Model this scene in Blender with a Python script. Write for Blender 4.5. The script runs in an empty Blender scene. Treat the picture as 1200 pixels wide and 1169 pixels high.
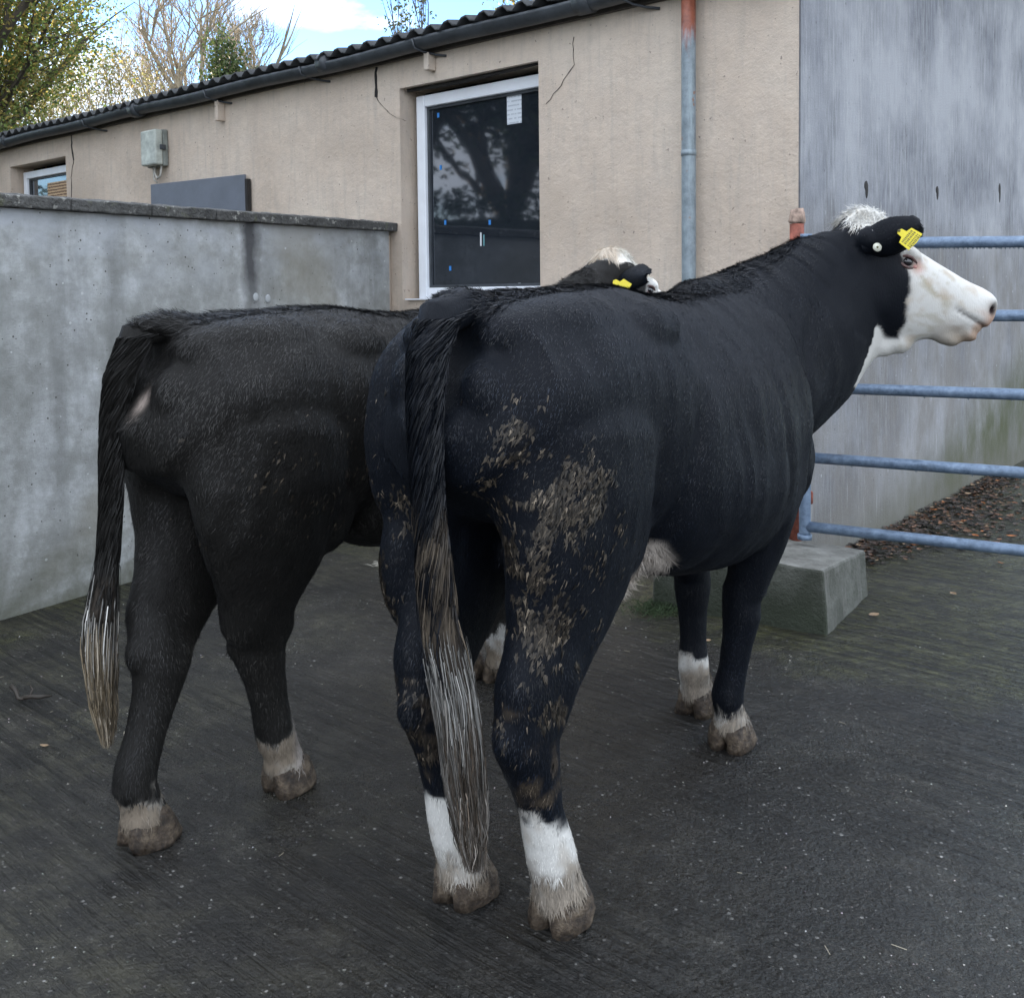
import bpy, bmesh, math, random
import numpy as np
from mathutils import Vector, Matrix, noise
from math import radians as R, sin, cos, pi
random.seed(7); rng = np.random.default_rng(7)
sc = bpy.context.scene; COL = sc.collection

# ------------------------------------------------------------------ camera, sky, sun, exposure
cam_d = bpy.data.cameras.new('camera'); cam = bpy.data.objects.new('camera', cam_d); COL.objects.link(cam)
cam_d.sensor_fit = 'HORIZONTAL'; cam_d.sensor_width = 36; cam_d.lens = 36
cam_d.shift_y = (408 - 584.5) / 1200; cam_d.clip_end = 2000; cam_d.clip_start = 0.05
P_, R_ = R(3), R(.6)
fwd = Vector((0, cos(P_), -sin(P_))); up = Vector((0, sin(P_), cos(P_))); rt = Vector((1, 0, 0))
rt2 = rt * cos(R_) - up * sin(R_); up2 = up * cos(R_) + rt * sin(R_)
M = Matrix((rt2, up2, -fwd)).transposed().to_4x4(); M.translation = (0, 0, 1.4)
cam.matrix_world = M; sc.camera = cam

SUN_EL, SUN_AZ = 7.0, -43.0            # azimuth measured from +Y, negative to the left
w = bpy.data.worlds.new('World'); sc.world = w; w.use_nodes = True
wn, wl = w.node_tree.nodes, w.node_tree.links; wn.clear()
wo = wn.new('ShaderNodeOutputWorld'); bg = wn.new('ShaderNodeBackground'); bg.inputs[1].default_value = .11
sky = wn.new('ShaderNodeTexSky'); sky.sky_type = 'NISHITA'; sky.sun_disc = False
sky.sun_elevation = R(SUN_EL); sky.sun_rotation = R(SUN_AZ); sky.air_density = 1.0; sky.dust_density = .0; sky.ozone_density = 2.2
tc = wn.new('ShaderNodeTexCoord'); mp = wn.new('ShaderNodeMapping'); mp.inputs['Scale'].default_value = (1.3, 1.3, 3.4)
mp.inputs['Location'].default_value = (.35, .1, .62)
nz = wn.new('ShaderNodeTexNoise'); nz.inputs['Scale'].default_value = 2.3; nz.inputs['Detail'].default_value = 9; nz.inputs['Roughness'].default_value = .56
cr = wn.new('ShaderNodeValToRGB'); cr.color_ramp.elements[0].position = .49; cr.color_ramp.elements[1].position = .60
mx = wn.new('ShaderNodeMixRGB'); mx.inputs[2].default_value = (2.5, 2.72, 3.1, 1)
wl.new(tc.outputs['Generated'], mp.inputs[0]); wl.new(mp.outputs[0], nz.inputs[0]); vd = wn.new('ShaderNodeVectorMath'); vd.operation = 'DOT_PRODUCT'; vd.inputs[1].default_value = (.1, -.78, 2.2)  # cloud cover weighted behind the camera, added for fill light on the walls
ma = wn.new('ShaderNodeMath'); ma.operation = 'MULTIPLY_ADD'; ma.inputs[1].default_value = .16
wl.new(tc.outputs['Generated'], vd.inputs[0]); wl.new(vd.outputs['Value'], ma.inputs[0]); wl.new(nz.outputs[0], ma.inputs[2]); wl.new(ma.outputs[0], cr.inputs[0])
tn = wn.new('ShaderNodeMixRGB'); tn.blend_type = 'MULTIPLY'; tn.inputs[0].default_value = 1; tn.inputs[2].default_value = (.55, .62, .84, 1)
wl.new(sky.outputs[0], tn.inputs[1]); wl.new(cr.outputs[0], mx.inputs[0]); wl.new(tn.outputs[0], mx.inputs[1]); wl.new(mx.outputs[0], bg.inputs[0]); wl.new(bg.outputs[0], wo.inputs[0])
sd = bpy.data.lights.new('sun', 'SUN'); sd.energy = 3; sd.angle = R(.5); sd.color = (1, .82, .62)
so = bpy.data.objects.new('sun', sd); COL.objects.link(so); so['kind'] = 'structure'
az = R(SUN_AZ); el = R(SUN_EL)
so.rotation_euler = Vector((sin(az) * cos(el), cos(az) * cos(el), sin(el))).to_track_quat('Z', 'Y').to_euler()
sc.view_settings.view_transform = 'Standard'; sc.view_settings.look = 'None'; sc.view_settings.exposure = 2.92; sc.view_settings.gamma = 1

# ------------------------------------------------------------------ helpers
def empty(name, loc=(0, 0, 0), rz=0, parent=None):
    o = bpy.data.objects.new(name, None); COL.objects.link(o); o.location = loc; o.rotation_euler = (0, 0, rz); o.parent = parent
    o.empty_display_size = .1
    return o
def tag(o, label=None, cat=None, group=None, kind=None):
    for k, v in (('label', label), ('category', cat), ('group', group), ('kind', kind)):
        if v: o[k] = v
    return o
def obj(name, bm, mat, parent=None, smooth=True, bevel=0):
    me = bpy.data.meshes.new(name)
    if isinstance(bm, bpy.types.Mesh): me = bm
    else:
        bmesh.ops.recalc_face_normals(bm, faces=bm.faces[:]); bm.to_mesh(me); bm.free()
    for m in (mat if isinstance(mat, (list, tuple)) else [mat]): me.materials.append(m)
    if smooth: me.polygons.foreach_set('use_smooth', [True] * len(me.polygons))
    o = bpy.data.objects.new(name, me); COL.objects.link(o); o.parent = parent
    if bevel:
        b = o.modifiers.new('b', 'BEVEL'); b.width = bevel; b.segments = 2; b.limit_method = 'ANGLE'
    return o
def box(bm, lo, hi, mi=0):
    v = [bm.verts.new((x, y, z)) for x in (lo[0], hi[0]) for y in (lo[1], hi[1]) for z in (lo[2], hi[2])]
    for f in ((0, 1, 3, 2), (4, 6, 7, 5), (0, 4, 5, 1), (2, 3, 7, 6), (0, 2, 6, 4), (1, 5, 7, 3)):
        bm.faces.new([v[i] for i in f]).material_index = mi
    return v
def hexa(bm, b, t):            # bottom 4 and top 4 points
    vb = [bm.verts.new(p) for p in b]; vt = [bm.verts.new(p) for p in t]
    bm.faces.new(vb[::-1]); bm.faces.new(vt)
    for i in range(4): bm.faces.new((vb[i], vb[(i + 1) % 4], vt[(i + 1) % 4], vt[i]))
def tube(bm, pts, rad, seg=12, cap=True, mi=0):
    pts = [Vector(p) for p in pts]; rad = rad if hasattr(rad, '__len__') else [rad] * len(pts)
    rings = []; ref = None
    for i, p in enumerate(pts):
        t = (pts[min(i + 1, len(pts) - 1)] - pts[max(i - 1, 0)]).normalized()
        if ref is None: ref = t.orthogonal().normalized()
        s = (ref - t * ref.dot(t)).normalized(); u = t.cross(s); ref = s
        rings.append([bm.verts.new(p + (s * cos(a) + u * sin(a)) * rad[i]) for a in (2 * pi * k / seg for k in range(seg))])
    for a, b in zip(rings, rings[1:]):
        for k in range(seg): bm.faces.new((a[k], a[(k + 1) % seg], b[(k + 1) % seg], b[k])).material_index = mi
    if cap: bm.faces.new(rings[0][::-1]); bm.faces.new(rings[-1])
def loft(bm, secs, side=(0, 1, 0), seg=28):
    """secs: (centre, r_side, r_other, taper[, power]); rings perpendicular to the path"""
    rings = []; C = [Vector(s[0]) for s in secs]; side = Vector(side)
    for i, s in enumerate(secs):
        t = (C[min(i + 1, len(C) - 1)] - C[max(i - 1, 0)]).normalized()
        sv = (side - t * side.dot(t)).normalized(); uv = t.cross(sv)
        if uv.z < 0 and abs(uv.z) > .3: uv = -uv
        elif abs(uv.z) <= .3 and uv.x < 0: uv = -uv
        if rings and uv.dot(puv) < 0: uv = -uv
        puv = uv
        tp = s[3] if len(s) > 3 else 0; pw = s[4] if len(s) > 4 else 1
        ring = []
        for k in range(seg):
            a = 2 * pi * k / seg; c, n = cos(a), sin(a)
            c = math.copysign(abs(c) ** pw, c); n = math.copysign(abs(n) ** pw, n)
            ring.append(bm.verts.new(C[i] + sv * (s[1] * c * (1 + tp * n)) + uv * (s[2] * n)))
        rings.append(ring)
    for a, b in zip(rings, rings[1:]):
        for k in range(seg): bm.faces.new((a[k], a[(k + 1) % seg], b[(k + 1) % seg], b[k]))
    bm.faces.new(rings[0][::-1]); bm.faces.new(rings[-1])
def ball(bm, c, r, rot=None, sub=3):
    m = Matrix.Translation(c) @ (rot.to_4x4() if rot else Matrix()) @ Matrix.Diagonal((*r, 1))
    bmesh.ops.create_icosphere(bm, subdivisions=sub, radius=1, matrix=m)

# ---- material helpers
class N:
    def __init__(s, name):
        s.m = bpy.data.materials.new(name); s.m.use_nodes = True; s.t = s.m.node_tree; s.n = s.t.nodes; s.l = s.t.links
        s.b = s.n['Principled BSDF']; s.co = s.n.new('ShaderNodeTexCoord')
    def node(s, t, **k):
        x = s.n.new('ShaderNode' + t)
        for a, v in k.items(): setattr(x, a, v)
        return x
    def set(s, inp, v):
        if isinstance(v, bpy.types.NodeSocket): s.l.new(v, inp)
        elif hasattr(v, '__len__') and len(v) == 3 and inp.type == 'RGBA': inp.default_value = (*v, 1)
        else: inp.default_value = v
    def coord(s, scale=(1, 1, 1), rot=(0, 0, 0), kind='Object'):
        m = s.node('Mapping'); s.l.new(s.co.outputs[kind], m.inputs[0]); m.inputs['Scale'].default_value = scale; m.inputs['Rotation'].default_value = rot
        return m.outputs[0]
    def vmap(s, v, scale):
        m = s.node('Mapping'); s.l.new(v, m.inputs[0]); m.inputs['Scale'].default_value = scale; return m.outputs[0]
    def noise(s, scale, detail=4, rough=.5, vec=None, dist=0, fac=True):
        x = s.node('TexNoise'); s.l.new(vec or s.co.outputs['Object'], x.inputs['Vector'])
        x.inputs['Scale'].default_value = scale; x.inputs['Detail'].default_value = detail; x.inputs['Roughness'].default_value = rough; x.inputs['Distortion'].default_value = dist
        return x.outputs[0 if fac else 1]
    def voro(s, scale, vec=None, feature='F1', out='Distance', rnd=1):
        x = s.node('TexVoronoi', feature=feature); s.l.new(vec or s.co.outputs['Object'], x.inputs['Vector']); x.inputs['Scale'].default_value = scale
        x.inputs['Randomness'].default_value = rnd
        return x.outputs[out]
    def ramp(s, f, *st):
        x = s.node('ValToRGB'); s.l.new(f, x.inputs[0]); e = x.color_ramp.elements
        while len(e) < len(st): e.new(.5)
        for q, (p, c) in zip(e, st):
            q.position = p; q.color = (*(c if hasattr(c, '__len__') else (c, c, c)), 1)
        return x.outputs[0]
    def mix(s, f, a, b, mode='MIX'):
        x = s.node('MixRGB', blend_type=mode); s.set(x.inputs[0], f); s.set(x.inputs[1], a); s.set(x.inputs[2], b)
        return x.outputs[0]
    def math(s, op, a, b=0, c=0):
        x = s.node('Math', operation=op); s.set(x.inputs[0], a); s.set(x.inputs[1], b); s.set(x.inputs[2], c); return x.outputs[0]
    def sep(s, v=None):
        x = s.node('SeparateXYZ'); s.l.new(v or s.co.outputs['Object'], x.inputs[0]); return x.outputs
    def bump(s, h, st=.3, d=.01, prev=None):
        x = s.node('Bump'); s.set(x.inputs['Height'], h); x.inputs['Strength'].default_value = st; x.inputs['Distance'].default_value = d
        if prev: s.l.new(prev, x.inputs['Normal'])
        return x.outputs[0]
    def done(s, col=None, rough=None, nor=None, **k):
        if col is not None: s.set(s.b.inputs['Base Color'], col)
        if rough is not None: s.set(s.b.inputs['Roughness'], rough)
        if nor is not None: s.l.new(nor, s.b.inputs['Normal'])
        for a, v in k.items(): s.set(s.b.inputs[a.replace('_', ' ')], v)
        return s.m
def plain(name, col, rough=.6, var=.25, sc_=12, **k):
    n = N(name); f = n.noise(sc_, 5, .6)
    c = n.mix(1, col, n.ramp(f, (.3, 1 - var), (.7, 1 + var)), 'MULTIPLY')
    return n.done(c, rough, n.bump(n.noise(sc_ * 6, 3), .25, .004), **k)

# ------------------------------------------------------------------ materials of the setting
g0 = Vector((-2.252, 4.412, 0)); gd = Vector((.512, .859, 0)); gnv = Vector((-.859, .512, 0))
def mat_ground():
    n = N('wet_yard_concrete')
    P = n.sep()
    # distance in front of the grey wall (wall direction gd) and of the building line
    dw = n.math('ADD', n.math('MULTIPLY', n.math('SUBTRACT', P[0], g0.x), .859), n.math('MULTIPLY', n.math('SUBTRACT', P[1], g0.y), -.512))
    db = n.math('ADD', n.math('MULTIPLY', n.math('SUBTRACT', P[0], 1.396), -.65), n.math('MULTIPLY', n.math('SUBTRACT', P[1], 4.994), -.76))
    dmin = n.math('MINIMUM', dw, n.math('SUBTRACT', db, .75))
    big = n.noise(1.1, 6, .62); mid = n.noise(5, 6, .65); fine = n.noise(120, 4, .7)
    base = n.ramp(n.math('ADD', n.math('MULTIPLY', fine, .55), n.math('MULTIPLY', n.noise(320, 3, .8), .45)), (.41, (.0025, .0024, .0020)), (.50, (.0115, .0108, .0092)), (.60, (.070, .065, .056)))
    base = n.mix(n.ramp(mid, (.35, 0), (.7, .55)), base, (.5, .46, .40), 'MULTIPLY')
    base = n.mix(n.ramp(big, (.46, 0), (.66, .7)), base, (.024, .022, .016), 'ADD')
    # pale aggregate
    sp = n.voro(75, feature='F1'); spc = n.voro(75, out='Color')
    rr = n.sep(spc)
    on = n.math('MULTIPLY', n.math('LESS_THAN', sp, n.math('MULTIPLY', n.math('POWER', rr[2], 3), .36)), n.math('GREATER_THAN', n.math('ADD', rr[0], n.math('MULTIPLY', mid, .5)), .93))
    base = n.mix(on, base, n.mix(rr[1], (.09, .09, .085), (.33, .32, .30)))
    sp2 = n.voro(24); s2 = n.sep(n.voro(24, out='Color'))
    on2 = n.math('MULTIPLY', n.math('LESS_THAN', sp2, n.math('MULTIPLY', s2[1], .10)), n.math('GREATER_THAN', s2[0], .96))
    base = n.mix(on2, base, (.40, .39, .37))
    # moss close to the walls and in damp patches
    mo = n.math('SUBTRACT', n.math('MULTIPLY', mid, .8), n.math('MULTIPLY', dmin, .95))
    mof = n.ramp(n.math('ADD', mo, .06), (.0, 0), (.30, .9))
    base = n.mix(mof, base, n.ramp(n.noise(40, 4), (.3, (.035, .038, .014)), (.7, (.10, .10, .042))))
    lf = n.math('MULTIPLY', n.ramp(n.noise(1.9, 5, .6), (.44, 0), (.62, .75)), n.ramp(n.math('ADD', n.math('MULTIPLY', P[0], -.5), .1), (.1, 0), (.8, 1)))
    base = n.mix(lf, base, (.085, .08, .05))  # damp olive patches on the left, paler to paint in the wet sheen
    # brushed grooves
    wvo = n.noise(1, 5, .6, n.vmap(n.coord((1, 1, 1), (0, 0, R(42))), (1.6, 30, 1)), .4)
    grm = n.ramp(n.noise(.8, 3), (.42, 0), (.6, 1))
    gvb = n.bump(n.math('MULTIPLY', wvo, n.math('ADD', n.math('MULTIPLY', grm, 1), .25)), 1, .075)
    h = n.math('ADD', 0, n.math('ADD', n.math('MULTIPLY', n.noise(60, 5, .65), .75), n.math('MULTIPLY', n.noise(16, 4, .6), .9)))
    h = n.math('ADD', h, n.math('ADD', n.math('MULTIPLY', on, .2), n.math('MULTIPLY', n.noise(38, 5, .75), 1.5)))
    base = n.mix(n.ramp(n.noise(11, 7, .78), (.44, .75), (.56, 0)), base, (.009, .0085, .0075))
    base = n.mix(n.ramp(n.noise(2.6, 7, .7), (.54, 0), (.70, .5)), base, (.085, .08, .066))
    wet = n.noise(1.6, 5, .6)
    r = n.ramp(n.math('ADD', n.math('MULTIPLY', wet, .6), n.math('MULTIPLY', fine, .4)), (.38, .16), (.60, .50))
    base = n.mix(n.math('MULTIPLY', n.ramp(wvo, (.38, .7), (.52, 0)), n.math('ADD', grm, .25)), base, (.004, .004, .003))  # groove shading darkened into the base colour, along with wet dirt in them
    return n.done(base, r, n.bump(h, .8, .012, gvb), Specular_IOR_Level=.5)
def mat_render():
    n = N('cream_render_plaster')
    a = n.noise(.9, 6, .6); b = n.noise(9, 8, .7); f = n.noise(90, 5, .75)
    c = n.ramp(a, (.3, (.46, .375, .295)), (.5, (.60, .50, .405)), (.7, (.68, .59, .49)))
    c = n.mix(n.ramp(b, (.35, .28), (.6, 0)), c, (.40, .35, .31))
    st = n.noise(3, 6, .7, n.coord((6, 6, .6)))
    c = n.mix(n.ramp(st, (.5, 0), (.7, .45)), c, (.38, .34, .295))
    vd = n.noise(36, 3, .5)
    c = n.mix(n.ramp(vd, (.66, 0), (.72, .8)), c, (.22, .18, .16))
    gr = n.sep()[2]
    c = n.mix(n.math('MULTIPLY', n.ramp(gr, (0, .7), (.5, 0)), .8), c, (.2, .2, .14))
    return n.done(c, .9, n.bump(n.math('ADD', n.math('MULTIPLY', f, .5), n.math('ADD', b, n.math('MULTIPLY', n.noise(28, 4), .6))), .75, .012))
def mat_grey():
    n = N('weathered_grey_wall_render')
    a = n.noise(1.4, 7, .65); b = n.noise(7, 8, .7); f = n.noise(140, 4, .8)
    c = n.ramp(n.math('ADD', n.math('MULTIPLY', a, .6), n.math('MULTIPLY', n.noise(5, 8, .75), .4)), (.37, (.19, .20, .185)), (.5, (.38, .395, .39)), (.60, (.62, .65, .67)))
    c = n.mix(n.ramp(b, (.35, .55), (.62, 0)), c, (.19, .195, .18))
    x, y, z = n.sep()
    st = n.noise(1, 5, .6, n.coord((5, 5, .35)))
    c = n.mix(n.math('MULTIPLY', n.ramp(st, (.5, 0), (.72, .5)), n.ramp(z, (.0, .2), (1, 1))), c, (.13, .135, .13))
    # pale runs below the coping, tan damp patch
    c = n.mix(n.math('MULTIPLY', n.ramp(n.noise(3, 5, .6, n.coord((1, 1, 1.6))), (.44, 0), (.62, .75)), n.ramp(n.math('DIVIDE', z, 1.9), (.72, 0), (.93, 1))), c, (.47, .50, .54))
    c = n.mix(n.ramp(n.noise(1.1, 4, .5, n.coord((1, 1, 1), (1, 2, 3))), (.55, 0), (.68, .45)), c, (.27, .25, .19))
    # white chips
    v = n.voro(30); vc = n.sep(n.voro(30, out='Color'))
    on = n.math('MULTIPLY', n.math('LESS_THAN', v, n.math('MULTIPLY', vc[1], .2)), n.math('GREATER_THAN', n.math('ADD', vc[0], n.math('MULTIPLY', a, .3)), 1.08))
    c = n.mix(on, c, (.5, .52, .52))
    v2 = n.voro(45); vd = n.sep(n.voro(45, out='Color'))
    c = n.mix(n.math('MULTIPLY', n.math('LESS_THAN', v2, n.math('MULTIPLY', vd[0], .22)), n.math('GREATER_THAN', n.math('ADD', vd[1], n.math('MULTIPLY', b, .3)), 1.08)), c, (.09, .09, .08))
    # dark vertical water stain
    sx = n.math('ABSOLUTE', n.math('SUBTRACT', n.math('ADD', x, n.math('MULTIPLY', n.noise(6, 4), .12)), 1.615))
    c = n.mix(n.math('MULTIPLY', n.ramp(sx, (.02, .88), (.085, 0)), n.ramp(n.math('ADD', n.math('DIVIDE', z, 2.4), n.math('MULTIPLY', b, .14)), (.56, 0), (.70, 1))), c, (.045, .045, .05))
    c = n.mix(n.ramp(n.math('ADD', z, n.math('MULTIPLY', b, .5)), (.2, .8), (.55, 0)), c, (.10, .105, .07))
    return n.done(c, .85, n.bump(n.math('ADD', f, n.math('MULTIPLY', b, 1.3)), .75, .008))
def mat_conc():
    n = N('cast_concrete_wall')
    x, y, z = n.sep()
    a = n.noise(1.0, 6, .6); st = n.noise(1.6, 8, .72, n.coord((7, 7, .35))); fs = n.noise(6, 8, .75, n.coord((7, 7, .7)))
    c = n.ramp(fs, (.36, (.075, .08, .09)), (.5, (.19, .198, .215)), (.64, (.34, .35, .365)))
    c = n.mix(n.ramp(st, (.42, .65), (.6, 0)), c, (.16, .17, .20))
    c = n.mix(n.math('MULTIPLY', n.ramp(a, (.42, 0), (.62, .8)), .9), c, (.40, .41, .43))
    # band below 2 m: brown grime with pale splashes
    low = n.ramp(n.math('ADD', n.math('DIVIDE', z, 3), n.math('MULTIPLY', n.noise(2, 4), .12)), (.60, 1), (.70, 0))
    gr = n.noise(2.2, 7, .68, n.coord((1.6, 1.6, .9)))
    c = n.mix(n.math('MULTIPLY', low, n.ramp(gr, (.36, .15), (.6, .75))), c, (.17, .16, .145))
    sp = n.voro(26, n.coord((1, 1, .55))); sc2 = n.sep(n.voro(26, n.coord((1, 1, .55)), out='Color'))
    on = n.math('MULTIPLY', n.math('MULTIPLY', n.math('LESS_THAN', n.math('ADD', sp, n.math('MULTIPLY', n.noise(60, 3), .5)), n.math('ADD', .18, n.math('MULTIPLY', sc2[1], .2))), n.math('GREATER_THAN', n.math('ADD', sc2[0], n.math('MULTIPLY', gr, .7)), 1.15)), low)
    c = n.mix(on, c, (.42, .44, .46))
    c = n.mix(n.math('MULTIPLY', low, n.ramp(n.noise(34, 5, .75), (.60, 0), (.68, .55))), c, (.40, .42, .44))
    ps = n.noise(9, 6, .7, n.coord((2.4, 2.4, .22)))
    c = n.mix(n.math('MULTIPLY', low, n.ramp(ps, (.60, 0), (.68, .6))), c, (.45, .46, .48))
    mossf = n.math('MULTIPLY', n.ramp(n.math('SUBTRACT', n.math('MULTIPLY', x, .25), z), (.0, 0), (.45, 1)), n.ramp(gr, (.3, .3), (.6, .95)))
    c = n.mix(mossf, c, (.07, .08, .035))
    c = n.mix(n.ramp(n.math('ADD', z, n.math('MULTIPLY', gr, .4)), (.2, .7), (.6, 0)), c, (.13, .125, .10))
    pit = n.ramp(n.voro(16, n.coord((1, 1, .6))), (.03, 1), (.09, 0)); pc = n.sep(n.voro(16, n.coord((1, 1, .6)), out='Color'))
    c = n.mix(n.math('MULTIPLY', pit, n.math('GREATER_THAN', pc[0], .55)), c, (.09, .09, .10))
    return n.done(c, .85, n.bump(n.math('ADD', n.math('MULTIPLY', fs, 1), n.noise(80, 4, .7)), .5, .008))
def mat_block():
    n = N('old_concrete_block'); b = n.noise(6, 7, .7); x, y, z = n.sep()
    c = n.ramp(b, (.3, (.075, .075, .065)), (.65, (.24, .24, .22)))
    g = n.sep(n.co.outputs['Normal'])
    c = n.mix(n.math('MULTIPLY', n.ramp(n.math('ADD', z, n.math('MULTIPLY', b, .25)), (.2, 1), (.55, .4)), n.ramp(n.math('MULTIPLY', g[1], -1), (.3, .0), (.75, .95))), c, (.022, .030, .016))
    return n.done(c, .85, n.bump(n.math('ADD', n.noise(60, 4, .7), b), .8, .012))
def mat_coping():
    n = N('lichened_coping'); b = n.noise(9, 7, .7); v = n.noise(26, 5, .6)
    c = n.ramp(b, (.3, (.035, .035, .035)), (.6, (.10, .10, .095)), (.8, (.17, .17, .16)))
    c = n.mix(n.ramp(v, (.60, 0), (.66, .75)), c, (.34, .34, .31))
    c = n.mix(n.ramp(n.noise(14, 4), (.6, 0), (.75, .6)), c, (.10, .11, .05))
    return n.done(c, .9, n.bump(n.math('ADD', b, n.noise(70, 4)), .9, .02))
MG, MR, MGW, MC, MB, MCO = mat_ground(), mat_render(), mat_grey(), mat_conc(), mat_block(), mat_coping()
M_pvc = plain('white_window_frame', (.76, .79, .83), .4, .06, 6)
M_gutter = plain('dark_gutter_paint', (.045, .052, .06), .45, .35, 9)
M_roof = plain('old_fibre_cement_roof', (.05, .053, .056), .85, .45, 14)
M_dark = plain('dark_cavity', (.02, .018, .017), .9, .3)
M_soff = plain('soffit_boards', (.08, .07, .06), .8, .3)
def mat_glass():
    n = N('dark_window_glass')
    gl = n.node('BsdfGlossy'); gl.inputs['Roughness'].default_value = .035; gl.inputs['Color'].default_value = (.92, .95, 1, 1)
    fr = n.node('Fresnel'); fr.inputs['IOR'].default_value = 1.9
    n.b.inputs['Base Color'].default_value = (.012, .016, .022, 1); n.b.inputs['Roughness'].default_value = .25
    n.b.inputs['Specular IOR Level'].default_value = .1
    ms = n.node('MixShader'); n.l.new(fr.outputs[0], ms.inputs[0]); n.l.new(n.b.outputs[0], ms.inputs[1]); n.l.new(gl.outputs[0], ms.inputs[2])
    n.l.new(n.bump(n.noise(2.2, 2), .05, .02), gl.inputs['Normal'])
    n.l.new(ms.outputs[0], n.n['Material Output'].inputs[0]); return n.m
M_glass = mat_glass()
def mat_pipe():
    n = N('blue_painted_pipe_rust_top'); z = n.sep()[2]; b = n.noise(24, 6, .7); v = n.noise(4, 5, .6, n.coord((9, 9, 1)))
    c = n.ramp(b, (.3, (.14, .175, .195)), (.65, (.25, .30, .33)))
    c = n.mix(n.ramp(v, (.5, 0), (.7, .5)), c, (.34, .42, .45))
    c = n.mix(n.ramp(n.math('ADD', n.math('DIVIDE', z, 3), n.math('MULTIPLY', n.noise(10, 4, .6, n.coord((4, 4, .6))), .12)), (.945, 0), (.975, 1)), c, n.ramp(b, (.3, (.14, .04, .022)), (.7, (.30, .10, .06))))
    c = n.mix(n.ramp(n.noise(16, 3), (.68, 0), (.72, .8)), c, (.24, .12, .07))
    return n.done(c, .45, n.bump(b, .4, .004), Metallic=.0)
M_pipe = mat_pipe()
def mat_galv():
    n = N('galvanised_gate_steel'); b = n.noise(26, 6, .7); v = n.voro(60)
    c = n.ramp(b, (.35, (.10, .145, .21)), (.55, (.17, .235, .33)), (.75, (.27, .35, .46)))
    c = n.mix(n.ramp(n.noise(9, 5, .7), (.58, 0), (.72, .6)), c, (.07, .09, .12))
    return n.done(c, n.ramp(b, (.3, .35), (.7, .6)), n.bump(b, .35, .004), Metallic=.25)
M_galv = mat_galv()
M_rust = plain('red_rusted_steel', (.24, .075, .05), .8, .6, 22)
M_crust = plain('flaking_pale_rust', (.33, .24, .19), .9, .5, 40)

# ------------------------------------------------------------------ ground
bm = bmesh.new()
bmesh.ops.create_grid(bm, x_segments=2, y_segments=2, size=900); g = obj('ground', bm, MG, None, False); tag(g, kind='structure')
# a finer sheet of the yard is not needed: the relief is in the material

# ------------------------------------------------------------------ farm building (local x along the front, y towards the yard)
cor = Vector((1.396, 4.994, 0)); rzb = math.atan2(.65, -.76)
B = empty('farm_building', cor, rzb)
tag(B, 'long low cream rendered farm building with corrugated roof and black gutter', 'building')
LB, DB, HB = 17.0, 5.0, 3.0
opens = [(1.612, 2.787, 1.37, 2.757), (7.38, 8.57, 1.7, 2.755)]
bm = bmesh.new()
xs = sorted({0, LB, *[o[0] for o in opens], *[o[1] for o in opens]}); zs = sorted({-.1, HB, *[o[2] for o in opens], *[o[3] for o in opens]})
for x0, x1 in zip(xs, xs[1:]):
    for z0, z1 in zip(zs, zs[1:]):
        if any(o[0] - 1e-6 <= x0 and x1 <= o[1] + 1e-6 and o[2] - 1e-6 <= z0 and z1 <= o[3] + 1e-6 for o in opens): continue
        bm.faces.new([bm.verts.new(p) for p in ((x0, 0, z0), (x1, 0, z0), (x1, 0, z1), (x0, 0, z1))])
for o in opens:
    d = -.24
    for q in (((o[0], 0, o[2]), (o[0], 0, o[3]), (o[0], d, o[3]), (o[0], d, o[2])), ((o[1], 0, o[2]), (o[1], 0, o[3]), (o[1], d, o[3]), (o[1], d, o[2])),
              ((o[0], 0, o[2]), (o[1], 0, o[2]), (o[1], d, o[2]), (o[0], d, o[2])), ((o[0], 0, o[3]), (o[1], 0, o[3]), (o[1], d, o[3]), (o[0], d, o[3]))):
        bm.faces.new([bm.verts.new(p) for p in q])
for q in (((0, 0, -.1), (.3, -.02, -.1), (.3, -.02, HB), (0, 0, HB)), ((.3, -.02, -.1), (.3, -DB, -.1), (.3, -DB, 3.9), (.3, -.02, HB)), ((LB, 0, -.1), (LB, -DB, -.1), (LB, -DB, 3.9), (LB, 0, HB)), ((.3, -DB, -.1), (LB, -DB, -.1), (LB, -DB, 3.9), (.3, -DB, 3.9))):
    bm.faces.new([bm.verts.new(p) for p in q])
bmesh.ops.remove_doubles(bm, verts=bm.verts[:], dist=1e-4)
obj('wall', bm, MR, B, False)
# corrugated roof
bm = bmesh.new(); st = .0365; nx = int((LB + .3) / st); top = []; bot = []
for j, (y, zb) in enumerate(((.17, 3.045), (-.6, 3.185), (-DB - .2, 4.02))):
    rt_, rb_ = [], []
    for i in range(nx + 1):
        x = -.05 + i * st; zz = zb + .024 * cos(2 * pi * x / .146) + .006 * sin(x * 1.7)
        rt_.append(bm.verts.new((x, y, zz))); rb_.append(bm.verts.new((x, y, zz - .012)))
    top.append(rt_); bot.append(rb_)
for S in (top, bot):
    for a, b in zip(S, S[1:]):
        for i in range(nx): bm.faces.new((a[i], a[i + 1], b[i + 1], b[i]))
for i in range(nx): bm.faces.new((top[0][i], top[0][i + 1], bot[0][i + 1], bot[0][i]))
roof = obj('roof', bm, M_roof, B)
bm = bmesh.new(); box(bm, (-.02, .003, 2.935), (LB, .03, 3.01)); obj('fascia', bm, M_soff, B, False)
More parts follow.
